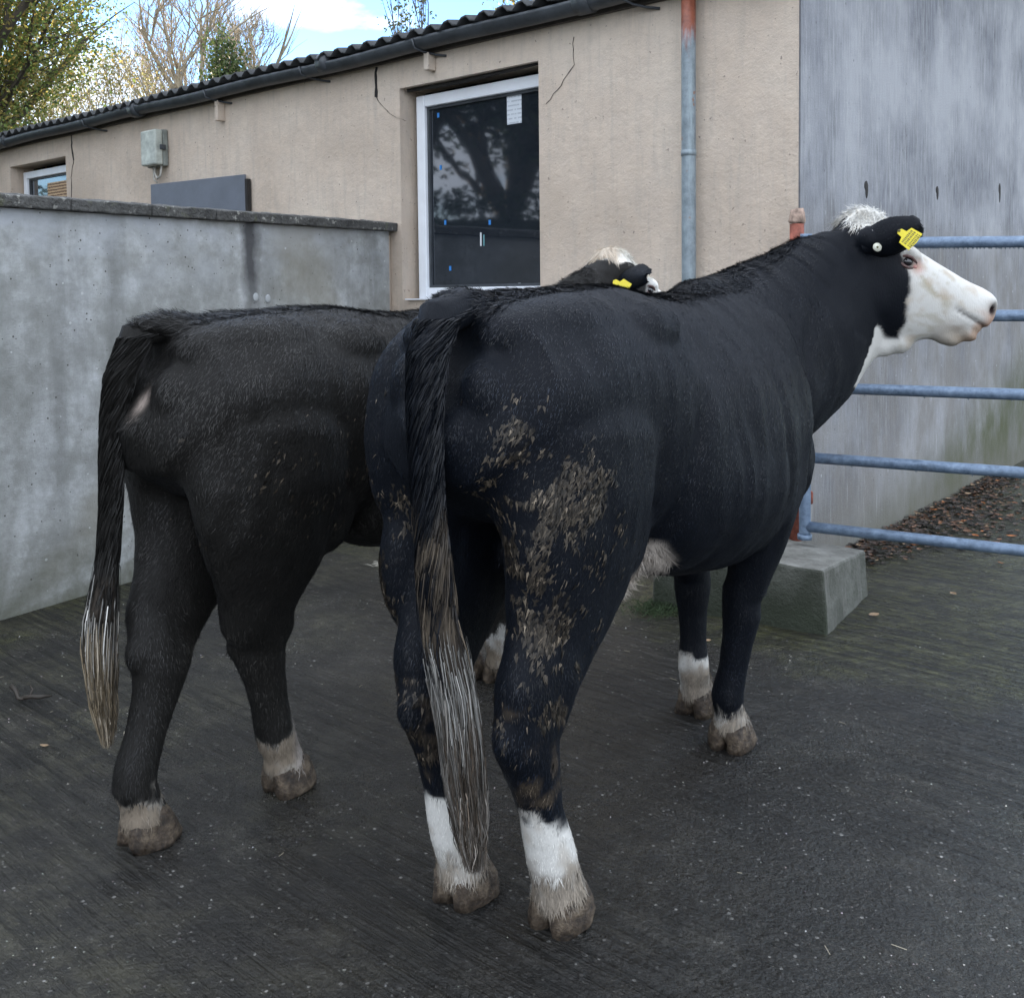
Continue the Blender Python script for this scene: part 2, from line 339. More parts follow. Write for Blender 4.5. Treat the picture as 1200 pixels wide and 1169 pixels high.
# half round gutter, with sag between the brackets
bm = bmesh.new(); r = .062; L_, K = 120, 12; O_, I_ = [], []
for i in range(L_ + 1):
    x = -.03 + (LB) * i / L_; zc = 3.005 + .006 * sin(x * 3.4) + .006 * sin(x * 1.1 + 1)
    O_.append([bm.verts.new((x, .095 + r * cos(a), zc - r * 1.08 * sin(a))) for a in (pi * k / K for k in range(K + 1))])
    I_.append([bm.verts.new((x, .095 + (r - .006) * cos(a), zc - (r * 1.08 - .006) * sin(a))) for a in (pi * k / K for k in range(K + 1))])
for S in (O_, I_):
    for a, b in zip(S, S[1:]):
        for k in range(K): bm.faces.new((a[k], a[k + 1], b[k + 1], b[k]))
for a, b, c, d in zip(O_, O_[1:], I_, I_[1:]):
    bm.faces.new((a[0], b[0], d[0], c[0])); bm.faces.new((a[K], b[K], d[K], c[K]))
for x in (1.2, 3.4, 5.9, 8.4):      # joint collars
    tube(bm, [(x - .05, .095, 3.0), (x + .05, .095, 3.0)], .071, 16)
gut = obj('gutter', bm, M_gutter, B)
for x in (.9, 2.47, 3.6, 4.78, 6.7, 9.2):
    bm = bmesh.new(); tube(bm, [(x - .12, .005, 2.90), (x - .06, .03, 2.912), (x, .07, 2.93), (x + .02, .15, 2.945), (x + .02, .165, 3.0)], .008, 6); obj('gutter_bracket', bm, M_gutter, gut)
for x, z0, z1 in ((4.78, 2.775, 2.93), (2.468, 2.82, 2.93), (9.3, 2.80, 2.93)):
    bm = bmesh.new(); box(bm, (x - .022, .002, z0), (x + .022, .07, z1)); obj('rafter_end', bm, MR, B, False, .006)
# windows
def window(x0, x1, z0, z1, y, fw=.075):
    bm = bmesh.new()
    for a, b in (((x0, y, z0), (x0 + fw, y + .06, z1)), ((x1 - fw, y, z0), (x1, y + .06, z1)), ((x0 + fw, y, z1 - fw), (x1 - fw, y + .06, z1)), ((x0 + fw, y, z0), (x1 - fw, y + .06, z0 + fw))): box(bm, a, b)
    f = .018    # glazing bead
    X0, X1, Z0, Z1 = x0 + fw, x1 - fw, z0 + fw, z1 - fw
    wd = obj('window', bm, M_pvc, B, False, .006)
    bm = bmesh.new()
    for a, b in (((X0, y, Z0), (X0 + f, y + .035, Z1)), ((X1 - f, y, Z0), (X1, y + .035, Z1)), ((X0 + f, y, Z1 - f), (X1 - f, y + .035, Z1)), ((X0 + f, y, Z0), (X1 - f, y + .035, Z0 + f))): box(bm, a, b)
    obj('gasket', bm, M_gutter, wd, False)
    bm = bmesh.new(); box(bm, (X0 + f, y + .005, Z0 + f), (X1 - f, y + .02, Z1 - f)); obj('pane', bm, M_glass, wd, False)
    return wd
w1 = window(1.617, 2.735, 1.375, 2.71, -.16)
w1['label'] = 'tall dark window with white frame, paper sheet and blue tape scraps on its glass'
w2 = window(7.385, 8.50, 1.705, 2.70, -.16, .07)
w2['label'] = 'small white framed window with painted brown reflection at the far end'
M_refl = plain('brown_reflection', (.42, .26, .13), .7, .6, 30)
n = N('brown_banded_reflection'); n.m.name = 'banded_reflection'
wv = n.node('TexWave', bands_direction='Z'); n.l.new(n.co.outputs['Object'], wv.inputs[0]); wv.inputs['Scale'].default_value = 11; wv.inputs['Distortion'].default_value = 2.2; wv.inputs['Detail'].default_value = 4; wv.inputs['Detail Scale'].default_value = 5
n.done(n.mix(wv.outputs[1], (.10, .05, .03), (.62, .44, .26)), .7); M_refl = n.m
bm = bmesh.new(); box(bm, (7.48, -.139, 1.8), (8.05, -.134, 2.56)); obj('painted_reflection', bm, M_refl, w2, False)  # thin panel with the brown reflection in the glass painted on it
bm = bmesh.new(); box(bm, (7.50, -.1325, 1.8), (7.60, -.130, 2.50)); obj('paper_sheet', bm, plain('white_paper', (.7, .72, .75), .6, .05), w2, False)
# delivery note on the big window, with lines of print
def mat_note():
    n = N('printed_note'); x, y, z = n.sep()
    li = n.math('LESS_THAN', n.math('FRACT', n.math('MULTIPLY', z, 38)), .34)
    inn = n.math('MULTIPLY', n.math('GREATER_THAN', n.noise(60, 2, .5, n.coord((1, 1, .3))), .42), li)
    return n.done(n.mix(n.math('MULTIPLY', inn, .55), (.62, .66, .70), (.25, .28, .33)), .6)
bm = bmesh.new(); box(bm, (1.858, -.139, 2.445), (1.975, -.137, 2.628)); obj('paper_note', bm, mat_note(), w1, False)
Mtape = plain('blue_tape', (.03, .20, .55), .5, .1); Mwh = plain('white_label', (.6, .62, .64), .5, .1)
for x, z, a, b, m in ((2.56, 2.56, .018, .03, Mtape), (2.545, 2.22, .018, .03, Mtape), (2.51, 1.86, .018, .03, Mtape), (2.12, 1.84, .018, .03, Mtape), (2.47, 1.56, .018, .03, Mtape),
                   (2.20, 1.71, .012, .085, Mwh), (2.175, 1.71, .010, .07, plain('teal_label', (.12, .28, .30), .5, .1)), (1.88, 1.44, .02, .03, Mwh)):
    bm = bmesh.new(); box(bm, (x, -.139, z), (x + a, -.1375, z + b)); obj('tape_scrap', bm, m, w1, False)
bm = bmesh.new(); box(bm, (1.617, -.155, 1.372), (2.735, .03, 1.38)); obj('sill', bm, M_pvc, w1, False)
# dark cracks of real depth-less width: thin dark inlays following the plaster cracks
def crack(pts, wd):
    bm = bmesh.new(); P = []
    for (x0, z0), (x1, z1) in zip(pts, pts[1:]):
        m = max(2, int(math.hypot(x1 - x0, z1 - z0) / .03))
        for k in range(m): P.append((x0 + (x1 - x0) * k / m + random.uniform(-.008, .008), z0 + (z1 - z0) * k / m + random.uniform(-.006, .006)))
    P.append(pts[-1]); prev = None
    for i, (x, z) in enumerate(P):
        k = wd * random.uniform(.4, 1.2); q = (bm.verts.new((x - k, .004, z - k * .3)), bm.verts.new((x + k, .004, z + k * .3)))
        q2 = (bm.verts.new((x - k, .001, z - k * .3)), bm.verts.new((x + k, .001, z + k * .3)))
        if prev:
            bm.faces.new((prev[0], prev[1], q[1], q[0])); bm.faces.new((prev[0], q[0], q2[0], prev[2])); bm.faces.new((prev[1], q[1], q2[1], prev[3]))
        prev = (*q, *q2)
    obj('plaster_crack', bm, M_dark, B, False)
crack([(3.012, 2.737), (2.94, 2.65), (2.86, 2.59), (2.787, 2.56)], .003)
crack([(3.005, 2.93), (3.015, 2.80), (3.012, 2.73)], .014)
crack([(2.79, 2.56), (2.73, 2.54)], .008)
crack([(1.356, 2.85), (1.352, 2.69), (1.42, 2.62), (1.462, 2.571), (1.557, 2.501)], .0016)
crack([(7.24, 2.93), (7.25, 2.80), (7.22, 2.70)], .012); crack([(7.22, 2.70), (7.28, 2.55), (7.29, 2.35)], .003)
# lintel gap over the window
bm = bmesh.new(); tube(bm, [(2.76, -.05, 2.745), (2.3, -.06, 2.74), (1.65, -.04, 2.752)], [.012, .016, .01], 6); obj('lintel_shadow_gap', bm, M_dark, B)
# downpipe
bm = bmesh.new(); tube(bm, [(.565, .075, z) for z in (-.05, 1, 2, 2.6, 2.95)], .037, 20); tube(bm, [(.565, .075, 2.95), (.57, .085, 3.0)], [.05, .06], 16)
dp = obj('downpipe', bm, M_pipe, B)
for z in (.9, 2.1):
    bm = bmesh.new(); tube(bm, [(.565 - .0, .075, z), (.565, .075, z + .03)], .0395, 20); obj('pipe_clip', bm, M_pipe, dp)
bm = bmesh.new()
for i in range(40): ball(bm, (.57 + random.uniform(-.05, .05), .10 + random.uniform(-.04, .04), 2.96 + random.uniform(-.02, .03)), [random.uniform(.008, .022)] * 3, None, 1)
obj('moss_clump', bm, plain('dark_moss', (.03, .035, .018), .95, .6, 40), dp)
# meter box on the wall
mb = empty('junction_box', B.matrix_world @ Vector((0, 0, 0)))
mb.location = cor + Vector((-.76 * 5.71, .65 * 5.71, 2.50)); mb.rotation_euler = (0, 0, rzb)
tag(mb, 'old grey green electrical box fixed high on the cream wall', 'electrical box')
Mb_ = plain('weathered_box_plastic', (.40, .43, .39), .55, .35, 12)
bm = bmesh.new(); box(bm, (-.13, .004, 0), (.13, .055, .30)); obj('box_back', bm, plain('box_side', (.22, .24, .22), .6, .3), mb, False, .01)
bm = bmesh.new(); box(bm, (-.135, .057, .005), (.095, .13, .295)); obj('box_cover', bm, Mb_, mb, False, .014)
bm = bmesh.new(); box(bm, (-.155, .04, .13), (-.136, .09, .17)); obj('latch', bm, M_gutter, mb, False, .004)
bm = bmesh.new(); tube(bm, [(0.0, .05, .005), (0.0, .06, -.05), (-.04, .06, -.10), (-.09, .06, -.08), (-.09, .05, .005)], .009, 8); tube(bm, [(.03, .05, .005), (.03, .05, -.1), (.01, .03, -.13)], .008, 8)
obj('cable', bm, plain('pale_cable', (.45, .44, .40), .6, .2), mb)
# grey sheet leaning on the building behind the yard wall
sh = empty('metal_sheet', cor + Vector((-.76 * 5.12, .65 * 5.12, 0)), rzb)
tag(sh, 'dark grey flat metal sheet with slanted top edge against the cream wall', 'metal sheet')
bm = bmesh.new(); hexa(bm, [(-.66, .03, 0), (.68, .03, 0), (.68, .05, 0), (-.66, .05, 0)], [(-.66, .03, 2.335), (.68, .03, 2.36), (.68, .05, 2.36), (-.66, .05, 2.335)])
obj('sheet_panel', bm, plain('grey_sheet_paint', (.135, .15, .18), .5, .12, 5), sh, False, .003)
bm = bmesh.new(); box(bm, (-.69, .012, 0), (-.662, .045, 2.3)); obj('sheet_edge_batten', bm, M_dark, sh, False)

# ------------------------------------------------------------------ grey yard wall with coping
gw = empty('yard_wall', g0, math.atan2(.859, .512))
tag(gw, 'weathered grey rendered yard wall topped by dark lichened coping', 'wall')
# local x along the wall, y away from the yard (behind)
bm = bmesh.new(); X0, X1 = -3.2, 2.815
def wz(x): return 1.80 + .025 * (x / 2.8)
nb = 24; prev = None
for i in range(nb + 1):
    x = X0 + (X1 - X0) * i / nb; z = wz(x)
    q = [bm.verts.new(p) for p in ((x, 0, -.1), (x, 0, z), (x, .22, z), (x, .22, -.1))]
    if prev:
        for a in range(3): bm.faces.new((prev[a], q[a], q[a + 1], prev[a + 1]))
    else: bm.faces.new(q)
    prev = q
bm.faces.new(prev[::-1]); obj('wall_face', bm, MGW, gw, False)
bm = bmesh.new(); box(bm, (2.822, .02, 0), (2.855, .2, 1.80)); obj('corner_bead', bm, MR, gw, False)
bm = bmesh.new(); xx = X0
while xx < X1 - .05:
    x2 = min(xx + random.uniform(.42, .5), X1 + .045)
    m = 10; pr = None
    for i in range(m + 1):
        x = xx + .002 + (x2 - xx - .004) * i / m; z = wz(x) + .002; j = lambda: random.uniform(-.003, .003)
        q = [bm.verts.new(p) for p in ((x, -.05 + j(), z + j()), (x, -.052 + j(), z + .052 + j()), (x, .11, z + .075 + j()), (x, .27, z + .05), (x, .27, z))]
        if pr:
            for a in range(5): bm.faces.new((pr[a], q[a], q[(a + 1) % 5], pr[(a + 1) % 5]))
        else: bm.faces.new(q)
        pr = q
    bm.faces.new(pr[::-1]); xx = x2
obj('coping', bm, MCO, gw, False, .006)
for x, z in ((1.585, 1.40), (1.68, 1.39)):
    bm = bmesh.new(); ball(bm, (x, -.002, z), (.022, .006, .026), None, 2); obj('plug_patch', bm, plain('pale_plug', (.36, .38, .39), .8, .2), gw)

# ------------------------------------------------------------------ tall concrete wall on the right
K = Vector((1.405, 5.0, 0)); dK = Vector((.64, .768, 0)); K += dK * .004
cw = empty('concrete_wall', K, math.atan2(.768, .64)); tag(cw, 'tall streaked blue grey cast concrete wall behind the gate', 'wall')
bm = bmesh.new(); box(bm, (0, 0, -.1), (9, .22, 5.2)); obj('wall_face', bm, MC, cw, False)
def mark(px):  # distances along the wall of the three tie holes
    return px
for x, z, h in ((.86, 1.955, .05), (2.07, 2.02, .045), (3.52, 2.12, .075)):
    bm = bmesh.new(); ball(bm, (x, 0, z), (.022, .003, h), None, 2); ball(bm, (x - .008, 0, z + h * .4), (.03, .003, h * .55), None, 2); obj('tie_hole', bm, M_dark, cw)

# ------------------------------------------------------------------ concrete block, gate
bk = bmesh.new()
A_ = Vector((1.272, 4.099, 0)); B_ = Vector((1.633, 4.655, 0)); ux = Vector((-.84, .545, 0)); C_ = A_ + ux * .78; D_ = B_ + ux * .62
hexa(bk, [A_ - Vector((0, 0, .05)), B_ - Vector((0, 0, .05)), D_ - Vector((0, 0, .05)), C_ - Vector((0, 0, .05))],
     [A_ + Vector((-.015, .03, .265)), B_ + Vector((-.02, 0, .205)), D_ + Vector((0, 0, .25)), C_ + Vector((0, 0, .27))])
bmesh.ops.subdivide_edges(bk, edges=bk.edges[:], cuts=7, use_grid_fill=True)
for v in bk.verts: v.co += Vector(noise.noise_vector(v.co * 7)) * .010
bo = obj('concrete_block', bk, MB, None, False, .012)
tag(bo, 'rough concrete block with dark mossy side under the gate post', 'concrete block')
gate = empty('field_gate', (1.339, 4.663, 0)); tag(gate, 'galvanised tubular steel gate with five horizontal rails', 'gate')
gdv = Vector((.79, -.43, 0)).normalized(); L1 = Vector((2.13, 4.24, 0)) - Vector((1.339, 4.663, 0)); L1 = L1.length
bars = [(1.618, 1.595), (1.288, 1.291), (.963, .963), (.641, .636), (.322, .308)]
for za, zb in bars:
    s = (zb - za) / L1; ln = 2.9; bm = bmesh.new()
    tube(bm, [(gdv.x * t, gdv.y * t, za + s * t) for t in (0, .6, 1.2, 1.8, 2.4, ln)], .0245, 18); r_ = obj('rail', bm, M_galv, gate)
    if za > .6:
        bm = bmesh.new(); t = .1
        while t < 1.6:
            t += random.uniform(.008, .02) if za > 1.5 else random.uniform(.05, .3)
            ball(bm, (gdv.x * t, gdv.y * t, za + s * t - .0255), (.0045, .0045, random.uniform(.004, .0065)), None, 1)
        dr = obj('water_drops', bm, plain('water_drop', (.3, .34, .38), .03, .1, 10), r_); dr['kind'] = 'stuff'
for t in (0, 2.9):
    bm = bmesh.new(); tube(bm, [(gdv.x * t, gdv.y * t, z) for z in (.275, .3, 1, 1.66)], [.026, .026, .026, .026], 18)
    if t == 0: tube(bm, [(0, 0, .262), (0, 0, .285)], .033, 16)
    obj('stile', bm, M_galv, gate)
bm = bmesh.new(); t = 1.75; tube(bm, [(gdv.x * t, gdv.y * t, z) for z in (.3, 1.6)], .018, 12); obj('brace', bm, M_galv, gate)
gp = empty('gate_post', (1.335, 4.80, 0)); tag(gp, 'short rusty red hinge post in the wall corner beside the gate', 'gate post')
bm = bmesh.new(); tube(bm, [(0, 0, z) for z in (.2, .9, 1.715)], .033, 16); obj('post', bm, M_rust, gp)
bm = bmesh.new(); tube(bm, [(0, 0, 1.717), (0, 0, 1.73), (.003, 0, 1.765), (0, 0, 1.785)], [.034, .038, .034, .028], 12)
for v in bm.verts: v.co += Vector(noise.noise_vector(v.co * 40)) * .006
obj('flaking_cap', bm, M_crust, gp)
bm = bmesh.new(); box(bm, (.025, -.03, 1.60), (.075, .02, 1.66)); obj('hinge', bm, M_rust, gp, False, .006)
bm = bmesh.new(); box(bm, (.025, -.03, .4), (.075, .02, .46)); obj('hinge', bm, M_rust, gp, False, .006)

# ------------------------------------------------------------------ cows
def mesh_from_arrays(name, V, Fc, C=None):
    """V (n,3), Fc (m,k) faces all with k corners, C (n,3) colours"""
    me = bpy.data.meshes.new(name); k = Fc.shape[1]
    me.vertices.add(len(V)); me.vertices.foreach_set('co', V.astype(np.float32).ravel())
    me.loops.add(Fc.size); me.loops.foreach_set('vertex_index', Fc.astype(np.int32).ravel())
    me.polygons.add(len(Fc)); me.polygons.foreach_set('loop_start', np.arange(0, Fc.size, k, dtype=np.int32)); me.polygons.foreach_set('loop_total', np.full(len(Fc), k, np.int32))
    me.update(); me.validate()
    if C is not None: paint(me, C)
    return me
def paint(me, C):
    at = me.color_attributes.new('coat', 'FLOAT_COLOR', 'POINT'); c = np.ones((len(C), 4), np.float32); c[:, :3] = C; at.data.foreach_set('color', c.ravel())
def nfield(P, sc_, off=0):
    o = Vector((off, off * .7, -off)); return np.array([noise.noise(Vector(p) * sc_ + o) for p in P.tolist()])
def mat_coat(name, rough, spec, bump=True):
    n = N(name); a = n.node('VertexColor', layer_name='coat')
    nb = n.noise(260, 3, .7, n.coord((1, 1, .3))) if bump else None
    return n.done(a.outputs[0], rough, n.bump(nb, .5, .004) if bump else None, Specular_IOR_Level=spec, Sheen_Weight=.012, Sheen_Roughness=.4, Sheen_Tint=(.7, .82, 1))
def mat_hoof():
    n = N('muddy_hoof'); f = n.noise(34, 6, .7); g = n.noise(110, 4, .7)
    c = n.ramp(f, (.36, (.020, .014, .010)), (.5, (.062, .044, .029)), (.66, (.15, .115, .078)))
    return n.done(c, n.ramp(g, (.35, .35), (.6, .8)), n.bump(n.math('ADD', f, n.math('MULTIPLY', g, .5)), .8, .012))
M_body = mat_coat('short_black_coat', .6, .16); M_hair = mat_coat('coat_hair', .46, .30, False)
M_hoof = mat_hoof(); M_eye = plain('wet_dark_eye', (.006, .005, .008), .05, .1, 5, Specular_IOR_Level=1)
M_lid = plain('pink_eyelid', (.42, .20, .17), .5, .25, 60)
M_tagy = plain('yellow_ear_tag', (.72, .60, .02), .4, .06); M_tagw = plain('pale_tag_button', (.60, .60, .50), .4, .1); M_tagk = plain('tag_print', (.10, .09, .03), .6, .1)
BLK = np.array((.0022, .0036, .0068)); WHT = np.array((.60, .59, .555)); MUD = np.array((.15, .115, .078)); TAN = np.array((.23, .185, .135))
def sst(x, a, b): t = np.clip((x - a) / (b - a), 0, 1); return t * t * (3 - 2 * t)

def hind_leg(bm, sd, foot, hock, lk=1.3):
    fs, fl = foot; hs, hl, hz = hock; L = lambda a, b, t: a + (b - a) * t
    lt = sd * .165
    S = [((.30, sd * .13, 1.22), .12, .22), ((.275, lt, 1.08), .135, .255), ((.27, lt * 1.0, .95), .128, .245), ((L(.27, hs, .12), L(lt, hl, .1), .84), .112, .215),
         ((L(.27, hs, .28), L(lt, hl, .25), .73), .092, .178), ((L(.27, hs, .52), L(lt, hl, .45), .64), .076, .138), ((L(.27, hs, .78), L(lt, hl, .7), .55), .062, .102), ((hs + .03, L(lt, hl, .92), hz + .04), .052, .074),
         ((hs + .02, hl, hz), .048, .062), ((L(hs + .025, fs - .03, .3), L(hl, fl, .3), L(hz, .17, .3)), .040, .047), ((L(hs + .02, fs - .03, .6), L(hl, fl, .6), L(hz, .17, .6)), .037, .039),
         ((L(hs, fs - .03, .88), L(hl, fl, .9), .21), .043, .042), ((fs - .03, fl, .165), .050, .051), ((fs - .012, fl, .115), .047, .047), ((fs - .002, fl, .07), .056, .056), ((fs, fl, .055), .052, .052)]
    loft(bm, [(c, a * (1 + (lk - 1) * max(0, min(1, (.62 - c[2]) / .15))), b * (1 + (lk - 1) * max(0, min(1, (.62 - c[2]) / .15))), 0) for c, a, b in S[:-4]] + [(c, a * (1 + (lk - 1) * .45), b * (1 + (lk - 1) * .45), 0) for c, a, b in S[-4:]])
    ball(bm, (hs - .035, hl, hz + .03), (.045, .036, .055)); ball(bm, (hs + .03, hl, hz - .005), (.058, .062, .06))
    ball(bm, (.20, sd * .155, 1.02), (.14, .11, .24))
def fore_leg(bm, sd, foot, knee):
    fs, fl = foot; ks, kl, kz = knee; L = lambda a, b, t: a + (b - a) * t; es, el, ez = 1.27, sd * .165, .74
    S = [((1.32, sd * .17, 1.16), .075, .11), ((1.34, sd * .185, 1.0), .085, .14), ((1.31, sd * .18, .87), .082, .135), ((es, el, ez), .075, .105), ((L(es, ks, .35), L(el, kl, .35), .64), .062, .075), ((L(es, ks, .7), L(el, kl, .7), L(ez, kz, .7)), .050, .055),
         ((ks, kl, kz + .05), .048, .048), ((ks + .003, kl, kz), .050, .051), ((L(ks, fs - .02, .25), L(kl, fl, .25), L(kz, .16, .3)), .039, .040), ((L(ks, fs - .02, .6), L(kl, fl, .6), L(kz, .16, .65)), .036, .036),
         ((fs - .022, fl, .165), .047, .048), ((fs - .008, fl, .115), .044, .045), ((fs, fl, .07), .055, .055), ((fs, fl, .055), .052, .052)]
    loft(bm, [(c, a * 1.24, b * 1.24, 0) for c, a, b in S[3:-4]] if False else [(c, a * k, b * k, 0) for (c, a, b), k in zip(S, [1, 1, 1.05, 1.15, 1.25, 1.28, 1.25, 1.22, 1.25, 1.25, 1.1, 1.08, 1.05, 1.05])])
def hoof(parent, foot, lab=None):
    fs, fl = foot; bm = bmesh.new()
    for s in (-1, 1):
        loft(bm, [((fs - .012, fl + s * .022, .085), .030, .050), ((fs - .002, fl + s * .026, .065), .034, .058), ((fs + .006, fl + s * .030, .035), .036, .064), ((fs + .012, fl + s * .032, .006), .038, .069), ((fs + .012, fl + s * .032, .0), .035, .064)], seg=22)
    for v in bm.verts: v.co += Vector(noise.noise_vector(v.co * 26)) * .010; v.co.z = max(v.co.z, 0)
    return obj('hoof', bm, M_hoof, parent)

class Head:
    def __init__(s, A, F, upv=(0, 0, 1)):
        s.A = Vector(A); s.f = Vector(F).normalized(); u = Vector(upv); s.u = (u - s.f * u.dot(s.f)).normalized(); s.l = s.u.cross(s.f)   # left
        s.rot = Matrix((s.f, s.l, s.u)).transposed()
    def p(s, a, l, b): return s.A + s.f * a + s.l * l + s.u * b
    def inv(s, P):
        Q = P - np.array(s.A); return Q @ np.array([s.f, s.l, s.u]).T

def head_mesh(bm, H):
    secs = [(-.10, .10, -.13, .085, 0), (-.05, .135, -.165, .105, 0), (.015, .138, -.20, .112, .05), (.075, .120, -.228, .118, .12), (.125, .108, -.240, .120, .16), (.18, .100, -.236, .112, .18), (.24, .094, -.214, .100, .18), (.29, .090, -.186, .088, .16), (.34, .085, -.152, .078, .12),
            (.39, .084, -.118, .074, .05), (.43, .086, -.090, .076, 0), (.465, .082, -.070, .074, 0), (.492, .066, -.048, .062, 0), (.502, .036, -.015, .040, 0)]
    ring = []; seg = 32
    for a, t, b, wd, tp in secs:
        rr = []
        for k in range(seg):
            an = 2 * pi * k / seg; c, n_ = cos(an), sin(an); c = math.copysign(abs(c) ** .85, c)
            rr.append(bm.verts.new(H.p(a, wd * c * (1 + tp * n_), (t + b) / 2 + (t - b) / 2 * n_)))
        ring.append(rr)
    for x, y in zip(ring, ring[1:]):
        for k in range(seg): bm.faces.new((x[k], x[(k + 1) % seg], y[(k + 1) % seg], y[k]))
    bm.faces.new(ring[0][::-1]); bm.faces.new(ring[-1])
    r3 = H.rot
    for s in (-1, 1):
        ball(bm, H.p(.13, s * .088, .062), (.045, .030, .032), r3)        # brow
        ball(bm, H.p(.08, s * .085, -.09), (.09, .035, .10), r3)          # cheek
        ball(bm, H.p(.455, s * .048, .035), (.036, .028, .036), r3)        # nostril wing
        ball(bm, H.p(-.02, s * .105, .045), (.045, .045, .045), r3)       # ear base
        ball(bm, H.p(.20, s * .075, -.02), (.08, .022, .02), r3)          # facial crest
    ball(bm, H.p(.44, 0, -.082), (.052, .055, .024), r3)                 # lower lip
    ball(bm, H.p(.38, 0, -.118), (.07, .046, .03), r3)                    # chin
    ball(bm, H.p(-.02, 0, .105), (.08, .068, .055), r3)                 # poll knob

def ear(parent, H, side, tip, upv, nrm, tagged=True, full=True):
    base = H.p(-.025, side * .105, .015); tip = Vector(tip); ax = tip - base; L = ax.length; ax.normalize()
    upv = Vector(upv); upv = (upv - ax * upv.dot(ax)).normalized(); nr = ax.cross(upv)
    if nr.dot(Vector(nrm)) < 0: nr = -nr
    bm = bmesh.new(); nu, nw = 14, 10
    prof = lambda t: .038 + .024 * sin(min(1, t / .9) * pi) if t < .85 else .040 * max(0.02, 1 - ((t - .85) / .16) ** 4) ** .5
    for sgn in (1, -1):
        G = []
        for i in range(nu + 1):
            t = i / nu; wd = prof(t)
            G.append([bm.verts.new(base + ax * (L * t) + upv * (wd * q) + nr * (.028 * (1 - q * q) * (1 - .3 * t) - .012 + (.005 * sgn * (1 - q * q) + .001 * sgn) - .03 * t * t)) for q in (-1 + 2 * j / nw for j in range(nw + 1))])
        for a, b in zip(G, G[1:]):
            for j in range(nw): bm.faces.new((a[j], a[j + 1], b[j + 1], b[j]))
        if sgn == 1: G1 = G
    bmesh.ops.remove_doubles(bm, verts=bm.verts[:], dist=.0025)
    me = bpy.data.meshes.new('ear'); bmesh.ops.recalc_face_normals(bm, faces=bm.faces[:]); bm.to_mesh(me); bm.free()
    paint(me, np.tile(BLK, (len(me.vertices), 1))); o = obj('ear', me, M_body, parent)
    # ear hair
    P, Nn, _ = sample(me, 2600); d = np.array(ax) + rng.normal(0, .45, P.shape); blades(P, Nn, d, rng.uniform(.005, .010, len(P)), .0011, np.tile(BLK, (len(P), 1)) * rng.uniform(.6, 1.8, (len(P), 1)), 'ear_hair', o, .3)
    e = dict(o=o, base=base, ax=ax, up=upv, nr=nr, L=L); return e
def sample(me, n):
    me.calc_loop_triangles(); T = np.empty(len(me.loop_triangles) * 3, np.int32); me.loop_triangles.foreach_get('vertices', T); T = T.reshape(-1, 3)
    V = np.empty(len(me.vertices) * 3, np.float32); me.vertices.foreach_get('co', V); V = V.reshape(-1, 3).astype(float)
    A, Bv, Cv = V[T[:, 0]], V[T[:, 1]], V[T[:, 2]]; cr_ = np.cross(Bv - A, Cv - A); ar = np.linalg.norm(cr_, axis=1); nr = cr_ / (ar[:, None] + 1e-12)
    i = rng.choice(len(T), n, p=ar / ar.sum()); u, v = rng.random(n), rng.random(n); f = u + v > 1; u[f] = 1 - u[f]; v[f] = 1 - v[f]
    return A[i] + (Bv - A)[i] * u[:, None] + (Cv - A)[i] * v[:, None], nr[i], T[i, 0]
def blades(P, Nn, D, Ln, Wd, C, name, parent, lift=.2, sink=.002):
    """one tapering, slightly bent hair blade per point"""
    n = len(P); D = D - Nn * (D * Nn).sum(1)[:, None]; D /= np.linalg.norm(D, axis=1)[:, None] + 1e-9
    lift = np.broadcast_to(lift, (n,))[:, None]; Ln = np.broadcast_to(Ln, (n,))[:, None]; Wd = np.broadcast_to(Wd, (n,))[:, None]
    S = np.cross(D, Nn); S = S + Nn * rng.normal(0, .18, (n, 1)); S /= np.linalg.norm(S, axis=1)[:, None] + 1e-9
    B0 = P - Nn * sink; mid = B0 + (D * np.cos(lift * 1.6) + Nn * np.sin(lift * 1.6)) * Ln * .5; tip = mid + (D * np.cos(lift * .4) + Nn * np.sin(lift * .4)) * Ln * .5
    V = np.stack([B0 - S * Wd, B0 + S * Wd, mid + S * Wd * .8, mid - S * Wd * .8, tip], 1).reshape(-1, 3)
    k = np.arange(n)[:, None] * 5; F1 = np.concatenate([k + np.array([[0, 1, 2]]), k + np.array([[0, 2, 3]]), k + np.array([[3, 2, 4]])], 1).reshape(-1, 3)
    me = mesh_from_arrays(name, V, F1, np.repeat(C, 5, 0)); o = obj(name, me, M_hair, parent); return o
def ribbons(roots, path_fn, nseg, wd, C, name, parent, mat=None):
    """long hair strands: path_fn(i, t) -> point"""
    n = len(roots); V = []; ts = np.linspace(0, 1, nseg + 1)
    pts = np.stack([path_fn(t) for t in ts], 1)      # n, nseg+1, 3
    view = rng.normal(0, 1, (n, 1, 3)); tan = np.gradient(pts, axis=1); S = np.cross(tan, view); S /= np.linalg.norm(S, axis=2)[:, :, None] + 1e-9
    wv_ = (np.broadcast_to(wd, (n,))[:, None] * (1 - ts ** 2 * .9)[None, :])[:, :, None]
    V = np.stack([pts - S * wv_, pts + S * wv_], 2).reshape(-1, 3)
    b = (np.arange(n) * (nseg + 1) * 2)[:, None] + (np.arange(nseg) * 2)[None, :]; b = b.reshape(-1, 1)
    F1 = b + np.array([[0, 1, 3, 2]]); Cc = np.repeat(C[:, None, :], (nseg + 1) * 2, 1).reshape(-1, 3) if C.ndim == 2 else np.repeat(C[:, :, None, :], 2, 2).reshape(-1, 3)
    me = mesh_from_arrays(name, V, F1, Cc); return obj(name, me, mat or M_hair, parent, False)

